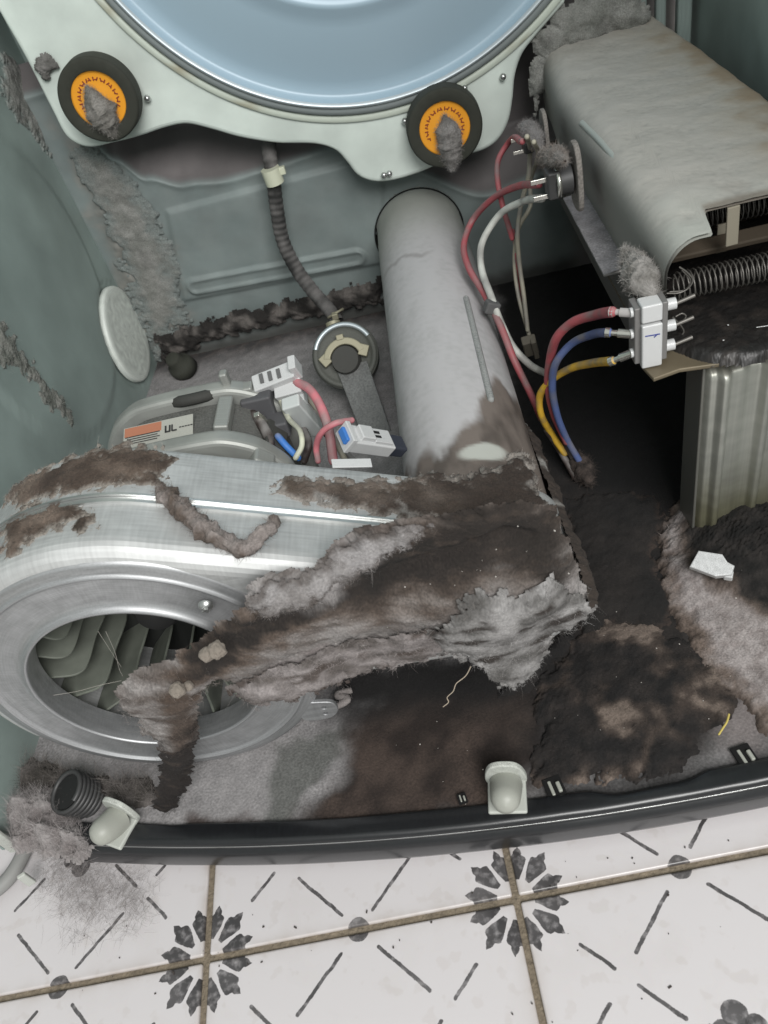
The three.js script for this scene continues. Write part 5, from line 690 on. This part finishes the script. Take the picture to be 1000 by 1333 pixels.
function tuft(name, label, pts, rad, colA, colB, fib, len, group) { // an uneven lump along a path
  const path = new THREE.CatmullRomCurve3(pts.map(V)), N = 90, R = 22, g = new THREE.TubeGeometry(path, N, 1, R), p = g.attributes.position;
  for (let i = 0; i <= N; i++) { const c = path.getPointAt(i / N), t = i / N, k = t * (rad.length - 1), a = Math.min(rad.length - 2, Math.floor(k)), w = rad[a] + (rad[a + 1] - rad[a]) * (k - a); for (let j = 0; j <= R; j++) { const q = i * (R + 1) + j, v = new THREE.Vector3().fromBufferAttribute(p, q).sub(c), s = v.clone().multiplyScalar(w).add(c), n = fbm(s.x * 120, s.y * 120, s.z * 120, 5); v.multiplyScalar(w * (1 + 0.45 * n)).add(c); p.setXYZ(q, v.x, v.y, v.z); } }
  g.computeVertexNormals(); tint(g, (x, y, z) => mix(colA, colB, clamp(0.5 + 2.2 * fbm(x * 110, y * 110, z * 110, 4)))); const uv = g.attributes.uv; for (let i = 0; i < uv.count; i++) uv.setXY(i, uv.getX(i) * 0.06, uv.getY(i) * 0.04);
  const t = thing(name, label, name.replace(/_/g, ' '), group); part('felt', g, M.lint, t); const fl = []; const c = g.attributes.color;
  for (let i = 0; i < fib; i++) { const k = Math.floor(rnd() * p.count), n = new THREE.Vector3().fromBufferAttribute(g.attributes.normal, k); fl.push([[p.getX(k), p.getY(k), p.getZ(k)], [n.x + rr(-1, 1), n.y + rr(-1, 1), n.z + rr(-1, 1)], len * rr(0.4, 1.4), 0.0001, [c.getX(k) * 1.2, c.getY(k) * 1.2, c.getZ(k) * 1.2]]); }
  part('loose_fibres', fibreGeo(fl), M.fibre, t).userData.kind = 'stuff'; return t;
}
tuft('lint_tuft', 'grey lint tuft sagging over the left roller hub', [[-0.2429,0.3354,-0.568],[-0.2415,0.3265,-0.568],[-0.2399,0.3146,-0.568],[-0.238,0.2981,-0.568],[-0.2372,0.2887,-0.568]], [0.0006, 0.010, 0.0145, 0.011, 0.0012], [0.19, 0.18, 0.16], [0.29, 0.275, 0.255], 2200, 0.0032);
tuft('lint_tuft', 'grey lint tuft drooping from the right roller above the pipe', [[0.0746,0.2329,-0.566],[0.0757,0.222,-0.566],[0.0755,0.2076,-0.566],[0.0753,0.1927,-0.566],[0.0739,0.1801,-0.566]], [0.0006, 0.0115, 0.0125, 0.009, 0.0015], [0.21, 0.2, 0.19], [0.32, 0.305, 0.295], 2200, 0.0032);
tuft('lint_tuft', 'grey lint lump capping the white terminal block', [[0.1602,0.2273,-0.245],[0.1614,0.2243,-0.235],[0.1613,0.2249,-0.217],[0.1618,0.2236,-0.205],[0.1638,0.2216,-0.196],[0.1697,0.2186,-0.194]], [0.0006, 0.0060, 0.0085, 0.0105, 0.0095, 0.0006], [0.20, 0.19, 0.175], [0.33, 0.315, 0.30], 2200, 0.0032);
tuft('lint_tuft', 'dusty lint lump around the upper thermostat', [[0.142,0.2174,-0.5291],[0.142,0.2271,-0.4838],[0.142,0.2307,-0.4458],[0.142,0.2287,-0.433]], [0.0006, 0.008, 0.008, 0.0006], [0.2, 0.185, 0.18], [0.28, 0.265, 0.26], 2200, 0.0032);
tuft('lint_tuft', 'brownish lint lump above the lower thermostat', [[0.142,0.2183,-0.4413],[0.142,0.2348,-0.398],[0.142,0.2498,-0.3571],[0.142,0.2574,-0.328]], [0.0006, 0.008, 0.008, 0.0006], [0.2, 0.17, 0.15], [0.27, 0.25, 0.235], 2200, 0.0032);
tuft('lint_tuft', 'limp lint scrap caught on the bare floor below the ring', [[-0.0963,0.01,-0.079],[-0.0836,0.01,-0.0863],[-0.0905,0.01,-0.0909],[-0.08,0.01,-0.0935]], [0.002, 0.003, 0.003, 0.002], [0.2, 0.18, 0.17], [0.33, 0.3, 0.29], 100, 0.003);
tuft('burnt_tuft', 'charred fluff knot where the coloured wires meet the floor', [[0.126,0.01,-0.3085],[0.1291,0.01,-0.2913],[0.1319,0.01,-0.2738],[0.1333,0.01,-0.2573]], [0.0006, 0.008, 0.010, 0.0006], [0.03, 0.024, 0.021], [0.09, 0.07, 0.06], 900, 0.004);
{ // loose fluff spilling over the front left corner
  const O = [[-0.3466,-0.0405],[-0.342,-0.0546],[-0.3265,-0.0553],[-0.306,-0.0492],[-0.2899,-0.0352],[-0.2783,-0.0207],[-0.2679,-0.0074],[-0.2701,0.0017],[-0.2896,-0.0024],[-0.3089,-0.0086],[-0.327,-0.0099]];
  const L = lintSheet({ outline: O, map: onFloor(0.002), thick: (u, v) => 0.015 + 0.010 * fbm(u * 30, v * 30, 2, 3), cell: 0.0014, rag: 0.007, ragF: 90, edge: 0.008, bump: 0.9, bumpF: 80, flip: -1, colour: (u, v, s, n) => mix([0.22, 0.195, 0.19], [0.36, 0.335, 0.33], clamp(0.5 + 2 * n)) });
  const t = lint('fluff_heap', 'loose grey fluff heap spilling over the front left corner onto tiles', 'fluff', L, M.lint, [4200, 0.008, 0.00007, 1.1, 0.3]);
  const fl = []; const A = [[-0.3171,-0.02,-0.0098],[-0.296,-0.02,-0.0098],[-0.2778,-0.02,0.0032],[-0.2812,-0.02,0.0232],[-0.2976,-0.02,0.006],[-0.2586,-0.02,0.0108],[-0.2475,-0.02,0.0222]]; for (let i = 0; i < 2600; i++) { const a = A[i % A.length]; fl.push([[a[0] + (rnd() + rnd() - 1) * 0.02, -0.0345 + rnd() * rnd() * 0.012, a[2] + (rnd() + rnd() - 1) * 0.024], [rr(-1, 1), rr(-0.15, 0.3), rr(-1, 1)], rr(0.004, 0.014), 0.00007, mix([0.2, 0.18, 0.175], [0.34, 0.31, 0.3], rnd())]); }
  part('loose_fibres', fibreGeo(fl), M.fibre, t).userData.kind = 'stuff';
  const w = lintSheet({ outline: [[-0.3688,-0.0913],[-0.3409,-0.0867],[-0.2966,-0.0669],[-0.2628,-0.0555],[-0.2319,-0.0525],[-0.2239,-0.035],[-0.2427,-0.0321],[-0.2725,-0.0451],[-0.2987,-0.052],[-0.3318,-0.0582],[-0.357,-0.0578]], map: onFloor(0.001), thick: 0.007, cell: 0.0016, rag: 0.006, ragF: 80, edge: 0.005, bump: 0.8, flip: -1, colour: (u, v, s, n) => mix([0.07, 0.062, 0.055], [0.20, 0.18, 0.17], clamp(0.45 + 2.2 * fbm(u * 60, v * 60, 2, 4))) });
  lint('lint_clump', 'dark hairy lint along the floor under the inlet ring', 'lint clump', w, M.lint, [2600, 0.014, 0.00009, 1.1, 0.1]);
}
{ // dark crumbs on the tiles
  const g = []; for (let i = 0; i < 60; i++) { const k = rr(0.0003, 0.0011), x = rr(-0.3, 0.2), z = 0.03 + Math.abs(rnd() + rnd() - 1) * 0.12; g.push(rb(k * rr(1, 2.4), k * 0.6, k, k * 0.2, [x, FLOOR + k * 0.3 + 0.0004, z], [0, rnd() * 3, 0])); }
  tag(part('floor_crumbs', mg(g), std({ color: rgb(0.06, 0.05, 0.045), roughness: 0.9 }), scene), 'dark crumbs and grit scattered on the white tiles', 'crumbs', null, 'stuff');
}
{ // pale specks caught in the scorched lint
  const A = [[0.0883,0.02,-0.0853],[0.1052,0.02,-0.0693],[0.1276,0.02,-0.0588],[0.1474,0.02,-0.0433],[0.1031,0.02,-0.0234],[0.0777,0.02,-0.0389],[0.1374,0.02,-0.0122],[0.173,0.02,-0.062],[0.2219,0.02,-0.1702],[0.2144,0.02,-0.1975],[0.2188,0.02,-0.1322],[0.0619,0.02,-0.0593]], B = [[-0.0477,0.004,-0.0525],[-0.0037,0.004,-0.0568],[0.0191,0.004,-0.0298],[-0.0285,0.004,-0.0209],[-0.0757,0.004,-0.0339],[0.0005,0.004,-0.0058],[0.1379,0.004,-0.1992],[0.1151,0.004,-0.1556]], C = [[0.0626,0.2034,-0.03],[0.0406,0.2067,-0.03],[0.0518,0.1715,-0.03],[0.0667,0.161,-0.03],[0.0241,0.1972,-0.03],[0.0062,0.1843,-0.03],[-0.0089,0.1885,-0.03],[0.0315,0.1376,-0.03],[-0.022,0.1667,-0.03],[-0.0586,0.1565,-0.03],[-0.091,0.1514,-0.03]], g = [];
  for (const [L, dz, n] of [[A, 0, 26], [B, 0, 14], [C, 1, 22]]) for (let i = 0; i < n; i++) { const a0 = L[Math.floor(rnd() * L.length)], a1 = L[Math.floor(rnd() * L.length)], a = mix(a0, a1, rnd()), k = rr(0.0002, 0.00055); g.push(rb(k, k * 0.6, k * rr(0.8, 2), k * 0.15, [a[0] + rr(-0.02, 0.02), a[1] + (dz ? rr(-0.012, 0.012) : rr(-0.004, 0.002)), a[2] + (dz ? rr(-0.006, 0.003) : rr(-0.02, 0.02))], [rnd() * 3, rnd() * 3, 0])); }
  const m = part('dust_specks', mg(g), std({ color: rgb(0.6, 0.57, 0.53), roughness: 0.8 }), scene); tag(m, 'tiny pale specks scattered over the scorched lint', 'dust', null, 'stuff');
}
renderer.render(scene, camera);
